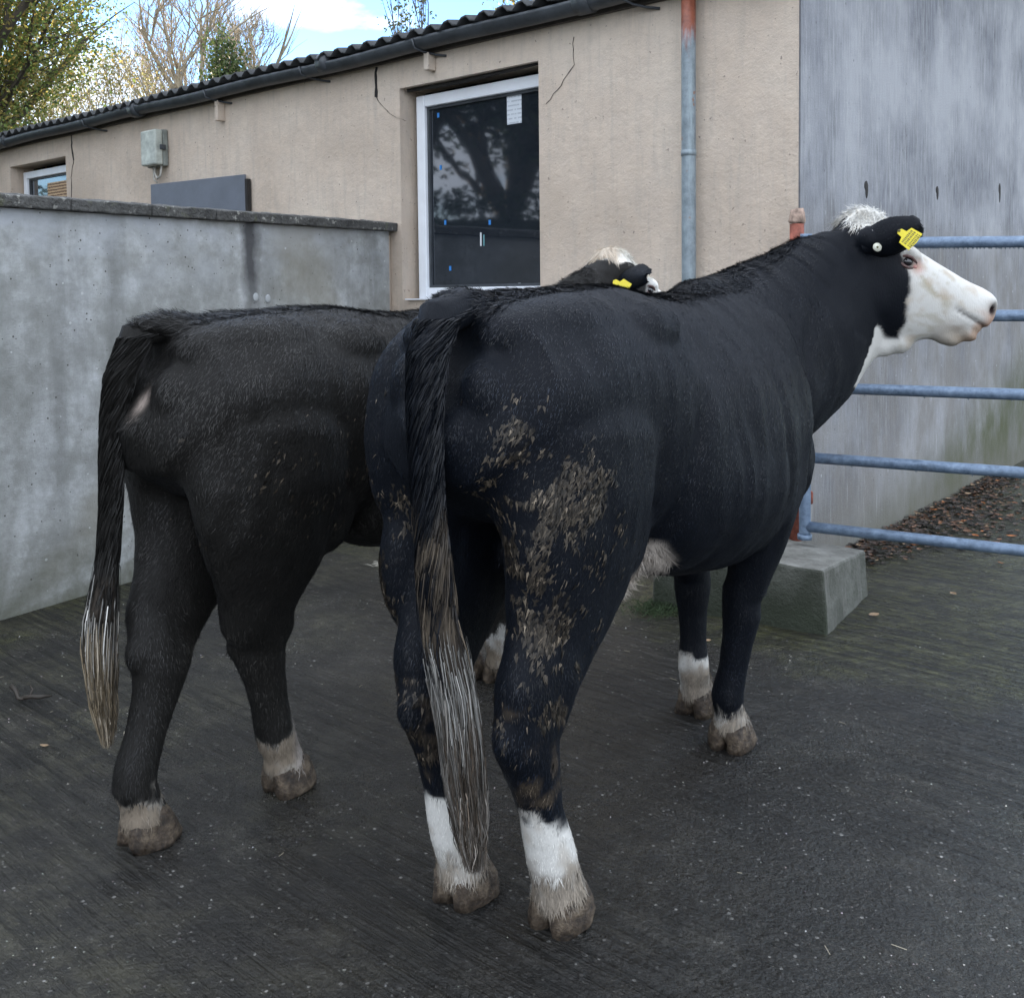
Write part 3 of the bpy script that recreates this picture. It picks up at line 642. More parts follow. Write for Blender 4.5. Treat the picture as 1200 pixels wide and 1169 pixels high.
def cow(label, O, th, hl, hr, fl, fr, hkl, hkr, knl, knr, head, neck, coatfn, nblade, tailpts, tailw, tailcol, kind):
    t_ = R(th); root = empty('cow', (O[0], O[1], 0), math.atan2(cos(t_), sin(t_))); root.scale.z = kind.get('sz', 1); tag(root, label, 'cow')
    H = head; bm = bmesh.new()
    # trunk: s, top, bottom, half width, upper/lower shaping
    T = [(-.015, 1.28, 1.10, .09, 0), (.02, 1.345, .99, .195, .05), (.07, 1.385, .95, .25, .04), (.14, 1.40, .91, .272, .04), (.25, 1.412, .87, .28, .06), (.38, 1.42, .82, .275, .1), (.50, 1.425, .775, .268, .1), (.62, 1.412, .735, .275, .0),
         (.76, 1.405, .655, .295, -.12), (.90, 1.40, .615, .315, -.16), (1.05, 1.402, .60, .312, -.15), (1.18, 1.415, .60, .285, -.12), (1.30, 1.425, .615, .255, -.08), (1.42, 1.41, .65, .225, -.05), (1.52, 1.36, .70, .185, 0), (1.59, 1.28, .78, .13, 0), (1.625, 1.18, .88, .07, 0)]
    bb = kind['bot']
    loft(bm, [((s, 0, (a + b + bb(s)) / 2), wd, (a - b - bb(s)) / 2, tp, .88) for s, a, b, wd, tp in T], seg=40)
    for s in (-1, 1):
        ball(bm, (.53, s * .175, 1.31), (.13, .08, .07)); ball(bm, (.03, s * .10, 1.20), (.06, .06, .08))
        ball(bm, (.30, s * .10, 1.31), (.28, .13, .09)); ball(bm, (.18, s * .135, 1.08), (.17, .13, .26))
        ball(bm, (1.28, s * .15, 1.12), (.16, .10, .24)); ball(bm, (1.46, s * .12, .88), (.12, .11, .16))
        ball(bm, (.43, s * .15, .86), (.14, .075, .16))                 # stifle fold
    ball(bm, (.09, 0, 1.375), (.12, .06, .035)); ball(bm, (1.22, 0, 1.38), (.22, .07, .06)); ball(bm, (1.50, 0, .72), (.16, .07, .11))
    ball(bm, (.42, 0, .79), (.18, .11, .10))                           # udder
    hind_leg(bm, 1, hl, hkl); hind_leg(bm, -1, hr, hkr); fore_leg(bm, 1, fl, knl); fore_leg(bm, -1, fr, knr)
    loft(bm, [(c, a, b, tp) for c, a, b, tp in neck], side=kind.get('nside', (0, 1, 0)), seg=32)
    head_mesh(bm, H)
    for c, r in kind.get('extra', ()): ball(bm, c, r)
    bmesh.ops.recalc_face_normals(bm, faces=bm.faces[:])
    me = bpy.data.meshes.new('body_raw'); bm.to_mesh(me); bm.free()
    tmp = bpy.data.objects.new('tmp', me); COL.objects.link(tmp)
    m = tmp.modifiers.new('r', 'REMESH'); m.mode = 'VOXEL'; m.voxel_size = .0105; m.use_smooth_shade = True
    m = tmp.modifiers.new('s', 'SMOOTH'); m.factor = .6; m.iterations = 7
    dg = bpy.context.evaluated_depsgraph_get(); me2 = bpy.data.meshes.new_from_object(tmp.evaluated_get(dg)); bpy.data.objects.remove(tmp)
    n = len(me2.vertices); V = np.empty(n * 3, np.float32); me2.vertices.foreach_get('co', V); V = V.reshape(-1, 3).astype(float)
    No = np.empty(n * 3, np.float32); me2.vertices.foreach_get('normal', No); No = No.reshape(-1, 3)
    # soft relief of muscle, skin folds
    d = .010 * nfield(V, 5, 3) + .005 * nfield(V * np.array([2, 1, .8]), 11, 9)
    hv = H.inv(V); inh = (hv[:, 0] > .0) & (np.abs(hv[:, 1]) < .16) & (np.abs(hv[:, 2]) < .26); d[inh] *= .25; d[V[:, 2] < .5] *= .4
    s_, l_, z_ = V.T; al = np.abs(l_)
    G3 = lambda a, b, c, ra, rb, rc: np.exp(-(((s_ - a) / ra) ** 2 + ((al - b) / rb) ** 2 + ((z_ - c) / rc) ** 2))
    d -= .016 * G3(.72, .26, 1.27, .11, .12, .09)                 # hollow in front of the hip
    d -= .022 * np.exp(-((s_ - .60 - .25 * (z_ - .9)) / .035) ** 2) * sst(z_, .68, .8) * sst(1.2 - z_, 0, .15) * (al > .12)   # crease before the thigh
    d -= .014 * np.exp(-((s_ - 1.10 - .18 * (1.1 - z_)) / .03) ** 2) * sst(z_, .7, .85) * sst(1.32 - z_, 0, .1) * (al > .1)   # behind the shoulder
    d += .012 * G3(1.22, .26, 1.0, .07, .12, .2); d -= .018 * G3(.14, .28, 1.30, .10, .1, .06)
    d -= .012 * np.exp(-((s_ - 1.44 - .25 * (z_ - 1.0)) / .028) ** 2) * sst(z_, .8, .9) * sst(1.35 - z_, 0, .1) * (al > .06)
    d += .003 * np.sin(s_ * 75 + 5 * nfield(V, 4, 2)) * sst(z_, .75, .9) * sst(1.2 - z_, 0, .15) * sst(s_, .75, .85) * sst(1.12 - s_, 0, .1)   # faint ribs
    d -= .006 * np.exp(-((np.mod(s_ * 1.0 + z_ * .55 + .01 * nfield(V, 8, 6), .085) - .04) / .012) ** 2) * sst(s_, 1.5, 1.6) * (hv[:, 0] < -.08)   # neck folds
    # eye sockets, mouth line, nostrils
    for s in (-1, 1):
        for (a, l, b), r, dep in (((.128, s * .112, .036), .026, .010), ((.480, s * .064, .026), .022, .020)):
            q = hv - np.array([a, l, b]); d -= dep * np.exp(-((q ** 2).sum(1) / (r * r)))
    mo = np.exp(-((hv[:, 2] - (-.038 + (hv[:, 0] - .45) * -.10)) / .0065) ** 2) * sst(hv[:, 0], .33, .38) * (hv[:, 0] < .53) * (hv[:, 0] > .2); d -= .009 * mo
    V += No * d[:, None]; me2.vertices.foreach_set('co', V.astype(np.float32).ravel())
    C, Ln, mud, comb = coatfn(V, H, V); C = C * 1.0
    dark = np.zeros(n)
    for s in (-1, 1):
        q = (hv - np.array([.482, s * .064, .026])) / np.array([.020, .022, .020]); dark = np.maximum(dark, np.clip(1.7 * np.exp(-((q ** 2).sum(1)) * 1.0), 0, 1))
        q = (hv - np.array([.130, s * .112, .036])) / np.array([.03, .03, .020]); dark = np.maximum(dark, .85 * np.exp(-((q ** 2).sum(1)) * 1.3))
    dark = np.maximum(dark, .6 * mo); C = C * (1 - dark[:, None]) + np.array((.014, .006, .006)) * dark[:, None]
    paint(me2, C); me2.update(); me2.name = 'body'; body = obj('body', me2, M_body, root)
    # short coat
    P, Nn, vi = sample(me2, nblade); C, Ln, mud, comb = coatfn(P, H, P)
    keep = np.ones(len(P), bool)
    for s in (-1, 1):
        hp = H.inv(P); keep &= (((hp - np.array([.130, s * .108, .036])) / np.array([.032, .05, .022])) ** 2).sum(1) > 1
    keep &= ~((hp[:, 0] > .46) & (np.abs(hp[:, 2]) < .15) & (np.abs(hp[:, 1]) < .12))
    P, Nn, C, Ln, mud, comb = P[keep], Nn[keep], C[keep], Ln[keep], mud[keep], comb[keep]
    q = len(P); sw = np.stack([nfield(P, 7, 1), nfield(P, 7, 5), nfield(P, 7, 12)], 1)
    D = comb + sw * np.where(P[:, 0] < .55, .3, .6)[:, None] + rng.normal(0, .22, (q, 3))
    var = np.exp(rng.normal(0, .5, (q, 1)) + 1.2 * nfield(P, 4, 7)[:, None] + .8 * nfield(P, 14, 8)[:, None]); Cb = C * np.where(C.sum(1)[:, None] > .3, np.clip(var, .7, 1.25), np.clip(var, .4, 4))
    isl = rng.random(q) < mud * .2; Cb[isl] = TAN * rng.uniform(.1, .62, (isl.sum(), 1)); W = np.full(q, .0009); W[isl] = rng.uniform(.0008, .0019, isl.sum())
    L2 = Ln * rng.uniform(.6, 1.35, q); L2[isl] = rng.uniform(.012, .024, isl.sum())
    lift = np.full(q, .11) + rng.uniform(-.05, .08, q)
    topm = (Nn[:, 2] > .75) & (P[:, 2] > 1.3) & (np.abs(P[:, 1]) < .09) & (P[:, 0] < 1.9); lift[topm] += .12; L2[topm] *= 1.1
    if kind.get('clots'):
        pr = mud * np.clip(.55 + 1.6 * nfield(P, 16, 41), .02, 1) * np.clip(.5 + 2 * nfield(P, 6, 43), .05, 1); pr = pr / pr.sum(); ci = rng.choice(q, kind['clots'], p=pr); kb = 8; ii = np.repeat(ci, kb); m_ = len(ii)
        Dn = D[ii] / (np.linalg.norm(D[ii], axis=1)[:, None] + 1e-9); jit = rng.normal(0, .0021, (m_, 3)); root_ = P[ii] + jit - Nn[ii] * (jit * Nn[ii]).sum(1)[:, None] + Nn[ii] * .002
        ll = np.repeat(rng.uniform(.008, .019, len(ci)), kb); Dc = Dn * ll[:, None] - jit * 1.1
        cc = np.repeat(TAN[None] * np.exp(rng.normal(-2.1, .75, (len(ci), 1))), kb, 0) * rng.uniform(.7, 1.3, (m_, 1))
        blades(root_, Nn[ii], Dc, ll * rng.uniform(.8, 1.1, m_), rng.uniform(.0008, .0016, m_), np.clip(cc, 0, .4), 'dried_mud', body, .14)
    blades(P, Nn, D, L2, W, Cb, 'coat_hair', body, lift)
    # feet
    for f in (hl, hr, fl, fr): hoof(root, f)
    # tail: dock tube and long switch
    tp = [Vector(p) for p in tailpts]; bm = bmesh.new(); nT = len(tp)
    cut = int(nT * .68) + 1; loft(bm, [(tp[i], tailw[i] * .8, tailw[i] * .8, 0) for i in range(cut)], side=(0, 1, 0), seg=16)
    mt = bpy.data.meshes.new('tail'); bmesh.ops.subdivide_edges(bm, edges=bm.edges[:], cuts=2, use_grid_fill=True); bm.to_mesh(mt); bm.free()
    for v in mt.vertices: v.co += Vector(noise.noise_vector(v.co * 22)) * .005
    Vt = np.array([v.co[:] for v in mt.vertices]); tcv = tailcol(Vt); tcv[Vt[:, 2] < .70] = (.045, .037, .030); paint(mt, tcv); tail = obj('tail', mt, M_body, root)
    TP = np.array([p[:] for p in tp]); cum = np.linspace(0, 1, nT)
    def along(u): u = np.clip(u, 0, 1); return np.stack([np.interp(u, cum, TP[:, k]) for k in range(3)], -1)
    def wid(u): return np.interp(np.clip(u, 0, 1), cum, tailw)
    nr_ = kind.get('ntail', 5000); u0 = rng.random(nr_) ** .8 * .93; ln = .03 + .18 * sst(u0, .4, .7); ang = rng.uniform(0, 2 * pi, nr_); rad = .81 + .08 * rng.random(nr_); fz = sst(u0, .4, .62); rad = rad * (1 - fz) + fz * np.sqrt(rng.uniform(.2, 1, nr_)) * .95; ph = rng.uniform(0, 6.28, nr_); am = rng.uniform(0, .0015, nr_) * (1 + 6 * sst(u0, .5, .8))
    nl = 90; lk = rng.integers(0, nl, nr_); la = rng.uniform(0, 2 * pi, nl)[lk]; lr_ = rng.uniform(.15, 1, nl)[lk]; lp = rng.uniform(0, 6.28, nl)[lk]; lw = rng.uniform(.35, 1, nl)[lk]; ue = rng.uniform(.86, 1.03, nl)[lk]; u0 = np.minimum(u0, ue - .08); ln = np.minimum(ln, ue - u0)
    def pf(t):
        u = u0 + ln * t; c = along(u); w_ = wid(u) * rad * (1 + .05 * t); a = ang + .5 * t
        wob = am * np.sin(ph + t * 6)
        k = sst(u, .5, .62) * .8; ww = wid(u)
        ox = (1 - k) * np.sin(a) * w_ + k * (np.sin(la) * lr_ * ww + np.sin(a) * .006); oy = (1 - k) * np.cos(a) * w_ + k * (np.cos(la) * lr_ * ww + np.cos(a) * .006)
        wv_ = .016 * k * lw * np.sin(lp + u * 30 * lw) + .006 * k * np.sin(2.1 * lp + u * 75 * lw)
        return c + np.stack([ox + .5 * wv_, oy + wob + wv_, -.004 * t + 0 * a], 1)
    c0 = tailcol(pf(.3)) * np.exp(rng.normal(0, .3, (nr_, 1)) + (rng.normal(0, .45, nl)[lk] * sst(u0, .4, .6))[:, None])
    ribbons(u0, pf, 5, rng.uniform(.0006, .0014, nr_), c0, 'tail_hair', tail)
    # eyes
    for s in (-1, 1):
        bm = bmesh.new(); ball(bm, H.p(.128, s * .094, .036), (.020, .019, .017), H.rot, 3); ey = obj('eye', bm, M_eye, root)
        bm = bmesh.new()
        for sg, ext in ((1, 1.0), (-1, 1.15)):
            pts = []
            for k in range(11):
                a = pi * k / 10; x_, z_ = .029 * cos(a) * 1.0 + (.004 if cos(a) > .8 else 0), .0165 * sin(a) * sg * ext; pts.append(H.p(.128 + x_, s * (.111 - .10 * x_ * x_ * 60 - .006 * abs(cos(a)) - 0.05 * max(0, x_)), .036 + z_))
            tube(bm, pts, [.003] + [.0052] * 9 + [.003], 8)
        obj('eyelid', bm, plain('dark_eyelid', (.10, .055, .05), .5, .5, 60), ey)
        bm = bmesh.new(); ball(bm, H.p(.157, s * .103, .030), (.008, .005, .007), H.rot, 2); obj('tear_duct', bm, M_lid, ey)
    return root, body, H

def coat_near(P, H, _):
    n = len(P); s, l, z = P.T; nz_ = nfield(P, 9, 0); nf = nfield(P, 28, 4)
    C = np.tile(BLK, (n, 1)); Ln = np.full(n, .015); mud = np.zeros(n); comb = np.tile(np.array([-.55, 0, -.85]), (n, 1)); comb[:, 1] = -np.sign(l) * .15 * (z > 1.2)
    legz = z < .62; comb[legz] = (-.05, 0, -1)
    def put(m, col, ln=None):
        nonlocal C; m = m[:, None]; C = C * (1 - m) + np.array(col) * m
    hv = H.inv(P); a, h, b = hv.T
    inhead = sst(a, -.16, -.10) * (np.abs(h) < .2) * (b > -.42) * (b < .25)
    face = sst(a + .42 * b + .05 * sst(b, -.02, .05) + nz_ * .02 + nf * .012, .150, .168) * (a > 0) * (b > -.4)
    thr = sst(-(b + .192 - .04 * nz_ + .05 * np.clip(-a, 0, 1) + .15 * np.clip(a - .1, 0, 1)), 0, .012) * (a > -.12) * (b > -.41) * (np.abs(h) < .10)
    dew = kindd['near'](P, nz_)
    poll = sst(b, .070, .085) * (a < .11) * (a > -.10) * (np.abs(h) < .085 + .02 * nz_); strip = (b > .07) * (np.abs(h) < .07) * (a > 0)
    put(np.clip(np.maximum.reduce([face, thr, poll, strip * 1.0]) * (inhead > .01), 0, 1), WHT); put(dew, WHT * .9)
    put(face * sst(a + nf * .03, .42, .485) * sst(.06 - b, 0, .07) * .8 * inhead, (.42, .22, .13)); put(face * sst(a, .28, .42) * sst(-b - .06 - .03 * nf, 0, .03) * .6 * inhead, (.24, .17, .10))
    fs_ = nfield(P @ np.array([H.f, H.l, H.u]).T * np.array([.4, 1, 1]), 55, 31); put(face * np.clip(fs_ * 1.3 - .12, 0, .45) * sst(.40 - a, 0, .1) * inhead, (.38, .34, .25))
    put(face * np.exp(-((b - .01 + .32 * (a - .2)) / .022) ** 2) * sst(a, .15, .2) * sst(.36 - a, 0, .1) * np.clip(fs_ * 1.5 + .45, 0, .6), (.34, .29, .19))
    put(face * np.exp(-(((a - .165) / .022) ** 2 + ((b - .035) / .02) ** 2 + ((np.abs(h) - .105) / .05) ** 2)) * .85, (.55, .27, .22))
    put(face * np.clip(nf * 1.4 - .35 + .2 * (a < .3), 0, .5) * inhead, (.44, .36, .27))
    put(face * np.exp(-(((a - .155) / .03) ** 2 + ((b + .045) / .02) ** 2)) * .55, (.22, .18, .12))
    hd = inhead > .2; Ln[hd] = .007; comb[hd] = np.array(-H.f * .8 - H.u * .5)
    Ln = np.where((poll > .5) & hd, .055, Ln); pm = (poll > .5) & hd; comb[pm] = np.array(H.u * -.6) + np.array(H.l) * np.sign(h[pm] + .03)[:, None] * .8 + rng.normal(0, .5, (pm.sum(), 3))
    put((poll > .5) * hd * np.clip(nf * 1.5 - .1, 0, .5), (.48, .40, .27)); C[(poll > .5) & hd] *= 1.15
    # white underline / udder hair
    ud = sst(.80 + .03 * nz_ - z, 0, .03) * sst(s, .37, .41) * sst(.70 - s, 0, .05) * sst(.20 - np.abs(l), 0, .03); put(ud, (.46, .41, .36)); Ln = np.where(ud > .5, .055, Ln); comb[ud > .5] = (.05, 0, -1)
    # legs
    feet = dict(hr=(kf['hr'], .265, .275), hl=(kf['hl'], .29, .30), fr=(kf['fr'], .135, .15), fl=(kf['fl'], .185, .2))
    dist = np.stack([np.hypot(s - v[0][0] + .05, l - v[0][1]) for v in feet.values()]); wh = np.argmin(dist, 0)
    thr_ = np.array([v[1] for v in feet.values()])[wh]; wl_ = sst(thr_ + nz_ * .05 + nf * .03 - z, -.004, .012) * (z < .5); put(wl_, WHT)
    dirt = wl_ * sst(.17 + nz_ * .07 + nf * .05 - z, 0, .07); put(dirt * .82, MUD * 1.1); put(wl_ * np.clip(nf * 1.2, 0, .45), (.34, .29, .23))
    hm = (wh <= 1) & (z < .56) & (z > .32) & (s < kf['hr'][0] - .06 + .08 * nz_) ; mudl = np.clip(sst(.5 + nf * .5 + nz_ * .5, .55, .85), 0, 1) * hm; put(mudl * .6, MUD * .45)
    mud = np.where(hm, .10 * (nf > -.1), mud)
    ihl = (wh == 1) & (z > .56) & (z < .72) & (l > .0) & (l < .14) & (s < .35) & (nz_ > -.3); 
    Ln[legz & (z < .15)] = .030; Ln[(z > .3) & (z < .62) & (s < .35)] = .018
    # dried mud on the hindquarters
    for (cs, cl, cz), (rs, rl, rz), k in (((.12, -.20, .93), (.24, .16, .22), .60), ((.02, -.17, 1.16), (.10, .10, .07), .30), ((.06, .24, .82), (.15, .13, .26), .75), ((.14, -.2, .70), (.16, .12, .13), .35), ((.0, .24, 1.14), (.08, .09, .08), .10)):
        q = np.exp(-(((s - cs) / rs) ** 2 + ((l - cl) / rl) ** 2 + ((z - cz) / rz) ** 2) * 1.5); mud = np.maximum(mud, np.clip(k * q * (nf * 1.2 + nz_ * 1.0 + .5), 0, .5) * sst(q, .12, .5) * (s < .5))
    mud = mud * 1.9; cwt = np.clip(.35 + 1.6 * nfield(P, 16, 41), 0, 1) * np.clip(.4 + 2 * nfield(P, 6, 43), 0, 1); put(np.clip(mud, 0, .6) * cwt * .7, MUD * .22)
    topn = (z > 1.33) & (s < 1.9) & (np.abs(l) < .1); Ln[topn] = .026; comb[topn] = (-.9, 0, .1)
    return C, Ln, mud, comb

def coat_far(P, H, _):
    n = len(P); s, l, z = P.T; nz_ = nfield(P, 9, 20); nf = nfield(P, 28, 24)
    C = np.tile(np.array((.0115, .0108, .0098)), (n, 1)); Ln = np.full(n, .022); mud = np.zeros(n); comb = np.tile(np.array([-.55, 0, -.85]), (n, 1)); legz = z < .62; comb[legz] = (-.05, 0, -1)  # black coat given a lighter base colour to carry the lens glare
    def put(m, col):
        nonlocal C; m = m[:, None]; C = C * (1 - m) + np.array(col) * m
    hv = H.inv(P); a, h, b = hv.T; inhead = (a > -.12) & (np.abs(h) < .2) & (b > -.30) & (b < .25)
    face = sst(a + .5 * b + nz_ * .03, .10, .13) * (a > 0); poll = sst(b, .06, .08) * (a < .12) * (a > -.12) * (np.abs(h) < .10)
    put(np.clip(np.maximum(face, poll) * inhead, 0, 1), WHT * 1.35); pm = (poll > .5) & inhead; Ln[inhead] = .01; Ln[pm] = .045; comb[pm] = np.array(-H.u * .7) + np.array(H.l) * np.sign(h[pm])[:, None] * .6
    put(pm * np.clip(nf * 1.5 - .1, 0, .35), (.5, .44, .33)); put(pm * sst(-a, .045, .07) * .6, (.40, .28, .16))
    feet = [(kg['hr'], .145), (kg['hl'], .135), (kg['fr'], .2), (kg['fl'], .2)]
    dist = np.stack([np.hypot(s - v[0][0] + .05, l - v[0][1]) for v in feet]); wh = np.argmin(dist, 0); t_ = np.array([v[1] for v in feet])[wh]
    wl_ = sst(t_ + nz_ * .09 + nf * .04 - z, -.004, .012) * (z < .5); put(wl_, WHT * .62); put(wl_ * sst(.17 + nz_ * .1 + nf * .07 - z, 0, .06) * .85, MUD * 1.15)
    ud = sst(.72 + .03 * nz_ - z, 0, .02) * sst(s, .36, .40) * sst(.62 - s, 0, .05) * (np.abs(l) < .14); put(ud, (.4, .36, .33)); Ln = np.where(ud > .5, .03, Ln)
    q = np.exp(-(((s - .33) / .2) ** 2 + ((l + .25) / .2) ** 2 + ((z - .95) / .18) ** 2) * 1.5); mud = np.clip(.16 * q * (nf * 2.2 + .5), 0, .12)
    # pale vulva patch, pale crease
    q = np.exp(-(((s - .0) / .05) ** 2 + ((l + .03) / .022) ** 2 + ((z - 1.175) / .03) ** 2) * 1.2); put(np.clip(q * 1.3, 0, .85) * (s < .06), (.36, .30, .26))
    topn = (z > 1.32) & (s < 1.9) & (np.abs(l) < .1); Ln[topn] = .034; comb[topn] = (-.7, 0, .1)
    return C, Ln, mud, comb
def dew_near(P, nz_):
    # pale fold at the throat and brisket front
    c = np.array([1.865, -.20, 1.145]); q = (P - c) / np.array([.09, .10, .05]); return sst(1.0 - (q ** 2).sum(1), 0, .3)
kindd = dict(near=dew_near)

# ---- the near cow
kf = dict(hl=(.147, .086), hr=(.205, -.147), fl=(1.418, .150), fr=(1.245, -.058))
HN = Head((1.883, -.218, 1.519), (.261, -.334, -.208))
neckN = [((1.20, 0, 1.12), .20, .31, 0), ((1.40, -.015, 1.15), .19, .315, .0), ((1.56, -.05, 1.20), .165, .315, 0), ((1.69, -.10, 1.27), .145, .295, 0), ((1.79, -.15, 1.35), .13, .262, 0), ((1.87, -.20, 1.43), .118, .215, 0), ((1.93, -.25, 1.50), .10, .15, 0)]
tailN = [(.06, -.01, 1.375), (-.02, -.012, 1.35), (-.06, -.018, 1.28), (-.075, -.022, 1.18), (-.078, -.026, 1.06), (-.072, -.028, .93), (-.06, -.03, .80), (-.04, -.03, .68), (-.005, -.028, .57), (.005, -.035, .46), (.01, -.045, .35), (.015, -.055, .25), (.02, -.06, .17)]
tailwN = [.055, .056, .050, .044, .040, .040, .046, .050, .050, .048, .042, .032, .016]
def tcN(P):
    z = P[:, 2]; nf = nfield(P, 26, 8); n2 = nfield(P * np.array([3, 3, .6]), 20, 3); C = np.tile(BLK, (len(P), 1))
    m = (sst(z, .60, .70) * sst(1.02 - z, 0, .15) * np.clip(nf * 2 + .45, 0, 1))[:, None]; C = C * (1 - m * .8) + TAN * .6 * m * .8
    m = (sst(.655 + .05 * nf - z, 0, .04))[:, None]; C = C * (1 - m) + WHT * .42 * m
    m = (sst(.56 + .06 * nf - z, 0, .10) * np.clip(.9 + n2 * .7, 0, 1))[:, None]; C = C * (1 - m) + np.array((.060, .046, .034)) * m
    return C
near, bodyN, _ = cow('black cow with white face in profile and a yellow ear tag, standing nearest the camera', (-.15, 2.15), 38, kf['hl'], kf['hr'], kf['fl'], kf['fr'],
    (.06, .115, .45), (.075, -.144, .445), (1.40, .155, .43), (1.235, -.10, .43), HN, neckN, coat_near, 330000, tailN, tailwN, tcN,
    dict(bot=lambda s: 0, nside=(.55, .83, 0), ntail=11000, clots=2600, extra=[((.14, .205, 1.08), (.14, .10, .27)), ((.12, .19, .80), (.10, .075, .20)), ((1.84, -.18, 1.175), (.06, .06, .05)), (HN.p(.03, 0, -.20), (.10, .07, .035)), (HN.p(-.03, 0, -.225), (.09, .06, .05)), (HN.p(.255, 0, -.195), (.06, .045, .050)), (HN.p(.205, 0, -.225), (.06, .042, .060)), (HN.p(.15, 0, -.25), (.07, .044, .068)), (HN.p(.10, 0, -.275), (.07, .05, .075)), (HN.p(.05, 0, -.28), (.08, .06, .07))]))
M2N = Matrix.Rotation(-math.atan2(cos(R(38)), sin(R(38))), 4, 'Z')
def wd2(v): return M2N @ Vector(v)       # world direction -> cow local
def tagset(e, cen, ax, up_, nr, s=1, full=True):
    """ear tag plate with shoulder notch and printed rows, plus the pale button"""
    ax, up_, nr = Vector(ax).normalized(), Vector(up_).normalized(), Vector(nr).normalized()
    out = [(-.036, .0), (-.030, .010), (-.013, .012), (-.008, .030), (.030, .033), (.034, .0), (.030, -.033), (-.008, -.030), (-.013, -.012), (-.030, -.010)]
    # plate hangs from its neck at the upper left: rows run along its width
    bm = bmesh.new(); f_, b_ = [], []
    for x, y in out: f_.append(bm.verts.new(cen + ax * x * s + up_ * y * s + nr * .0025)); b_.append(bm.verts.new(cen + ax * x * s + up_ * y * s))
    bm.faces.new(f_); bm.faces.new(b_[::-1])
    for i in range(len(out)): bm.faces.new((f_[i], f_[(i + 1) % len(out)], b_[(i + 1) % len(out)], b_[i]))
    t = obj('ear_tag', bm, M_tagy, e['o'], False)
    if full:
        bm = bmesh.new()
        for row, x in enumerate((-.002, .008, .019, .027)):
            y = -.024
            while y < .022:
                wy = random.uniform(.0025, .0055); hh = .0035 if row != 2 else .0022
                q = [cen + ax * (x + a) + up_ * (y + b) + nr * .0034 for a, b in ((-hh, 0), (hh, 0), (hh, wy * .7), (-hh, wy * .7))]; vs = [bm.verts.new(p) for p in q]; bm.faces.new(vs); y += wy + .0015
        obj('printed_digits', bm, M_tagk, t, False)
        bm = bmesh.new(); tube(bm, [cen + ax * -.033 + nr * .001, cen + ax * -.033 + nr * .006], .004, 12); obj('stud', bm, M_tagk, t)
    return t
tipN = HN.p(-.025, -.105, .015) + wd2((.145, -.100, .060))
eN = ear(near, HN, -1, tipN, wd2((-.45, .0, .9)), wd2((.1, -.9, .2)))
# plate and button on the camera-side face of the ear
cb = eN['base'] + eN['ax'] * .095 + eN['up'] * .0 + eN['nr'] * .024
tagset(eN, cb + eN['ax'] * .048 - eN['up'] * .014 + eN['nr'] * -.004, wd2((.75, -.35, -.62)), wd2((.62, -.05, .75)), wd2((.12, -.95, .1)))
bm = bmesh.new(); c_ = eN['base'] + eN['ax'] * .045 - eN['up'] * .012 + eN['nr'] * .026; nn = wd2((.12, -.95, .2)).normalized(); tube(bm, [c_, c_ + nn * .004], .0145, 20); bt = obj('tag_button', bm, M_tagw, eN['o'])
bm = bmesh.new(); tube(bm, [c_ + nn * .0042, c_ + nn * .006], [.004, .003], 10); obj('button_pin', bm, M_tagk, bt)
ear(near, HN, 1, HN.p(-.10, .26, -.05), HN.u, HN.f * -1)

# ---- the far cow on the left
kg = dict(hl=(-.03, -.002), hr=(.378, -.045), fl=(1.33, .16), fr=(1.38, .02))
HF = Head((2.03, .0, 1.488), (.88, -.20, -.46))
neckF = [((1.22, 0, 1.10), .20, .30, 0), ((1.42, 0, 1.12), .19, .28, 0), ((1.60, .0, 1.17), .165, .25, 0), ((1.76, .01, 1.26), .145, .215, 0), ((1.90, .015, 1.36), .125, .185, 0), ((2.0, .02, 1.43), .115, .16, 0), ((2.06, .02, 1.46), .10, .14, 0)]
tailF = [(.06, .0, 1.37), (-.01, .01, 1.35), (-.045, .03, 1.25), (-.055, .05, 1.14), (-.06, .06, 1.02), (-.06, .07, .90), (-.065, .08, .79), (-.075, .085, .69), (-.085, .09, .60), (-.09, .09, .51), (-.09, .085, .42), (-.085, .08, .34), (-.085, .08, .26)]
tailwF = [.05, .052, .046, .04, .036, .034, .034, .038, .046, .046, .038, .028, .012]
def tcF(P):
    z = P[:, 2]; nf = nfield(P, 26, 8); n2 = nfield(P * np.array([3, 3, .6]), 20, 3); C = np.tile(np.array((.0115, .0108, .0098)), (len(P), 1))  # tail base greyed for glare like the body
    m = (sst(.66 + .06 * nf - z, 0, .04) * (n2 > -.1))[:, None]; C = C * (1 - m) + WHT * .5 * m
    m = (sst(.58 + .04 * nf - z, 0, .08) * np.clip(.8 + n2 * .7, 0, 1))[:, None]; C = C * (1 - m) + np.array((.13, .10, .062)) * m
    return C
far, bodyF, _ = cow('black cow with coat colour greyed for lens glare, seen from behind on the left, its head hidden behind the nearer cow', (-.94, 2.6), 41, kg['hl'], kg['hr'], kg['fl'], kg['fr'],
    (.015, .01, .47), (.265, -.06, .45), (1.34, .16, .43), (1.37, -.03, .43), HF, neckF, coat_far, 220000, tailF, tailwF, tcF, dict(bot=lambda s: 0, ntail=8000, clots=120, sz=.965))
M2F = Matrix.Rotation(-math.atan2(cos(R(41)), sin(R(41))), 4, 'Z')
eF = ear(far, HF, -1, HF.p(-.09, -.27, .0), HF.u, HF.f * -1)
tagset(eF, eF['base'] + eF['ax'] * .10 + eF['nr'] * .03 - eF['up'] * .06, (M2F @ Vector((.7, -.3, -.6))), (M2F @ Vector((.6, 0, .7))), (M2F @ Vector((0, -1, .1))), 1, False)
ear(far, HF, 1, HF.p(-.09, .22, -.12), HF.u, HF.f * -1)

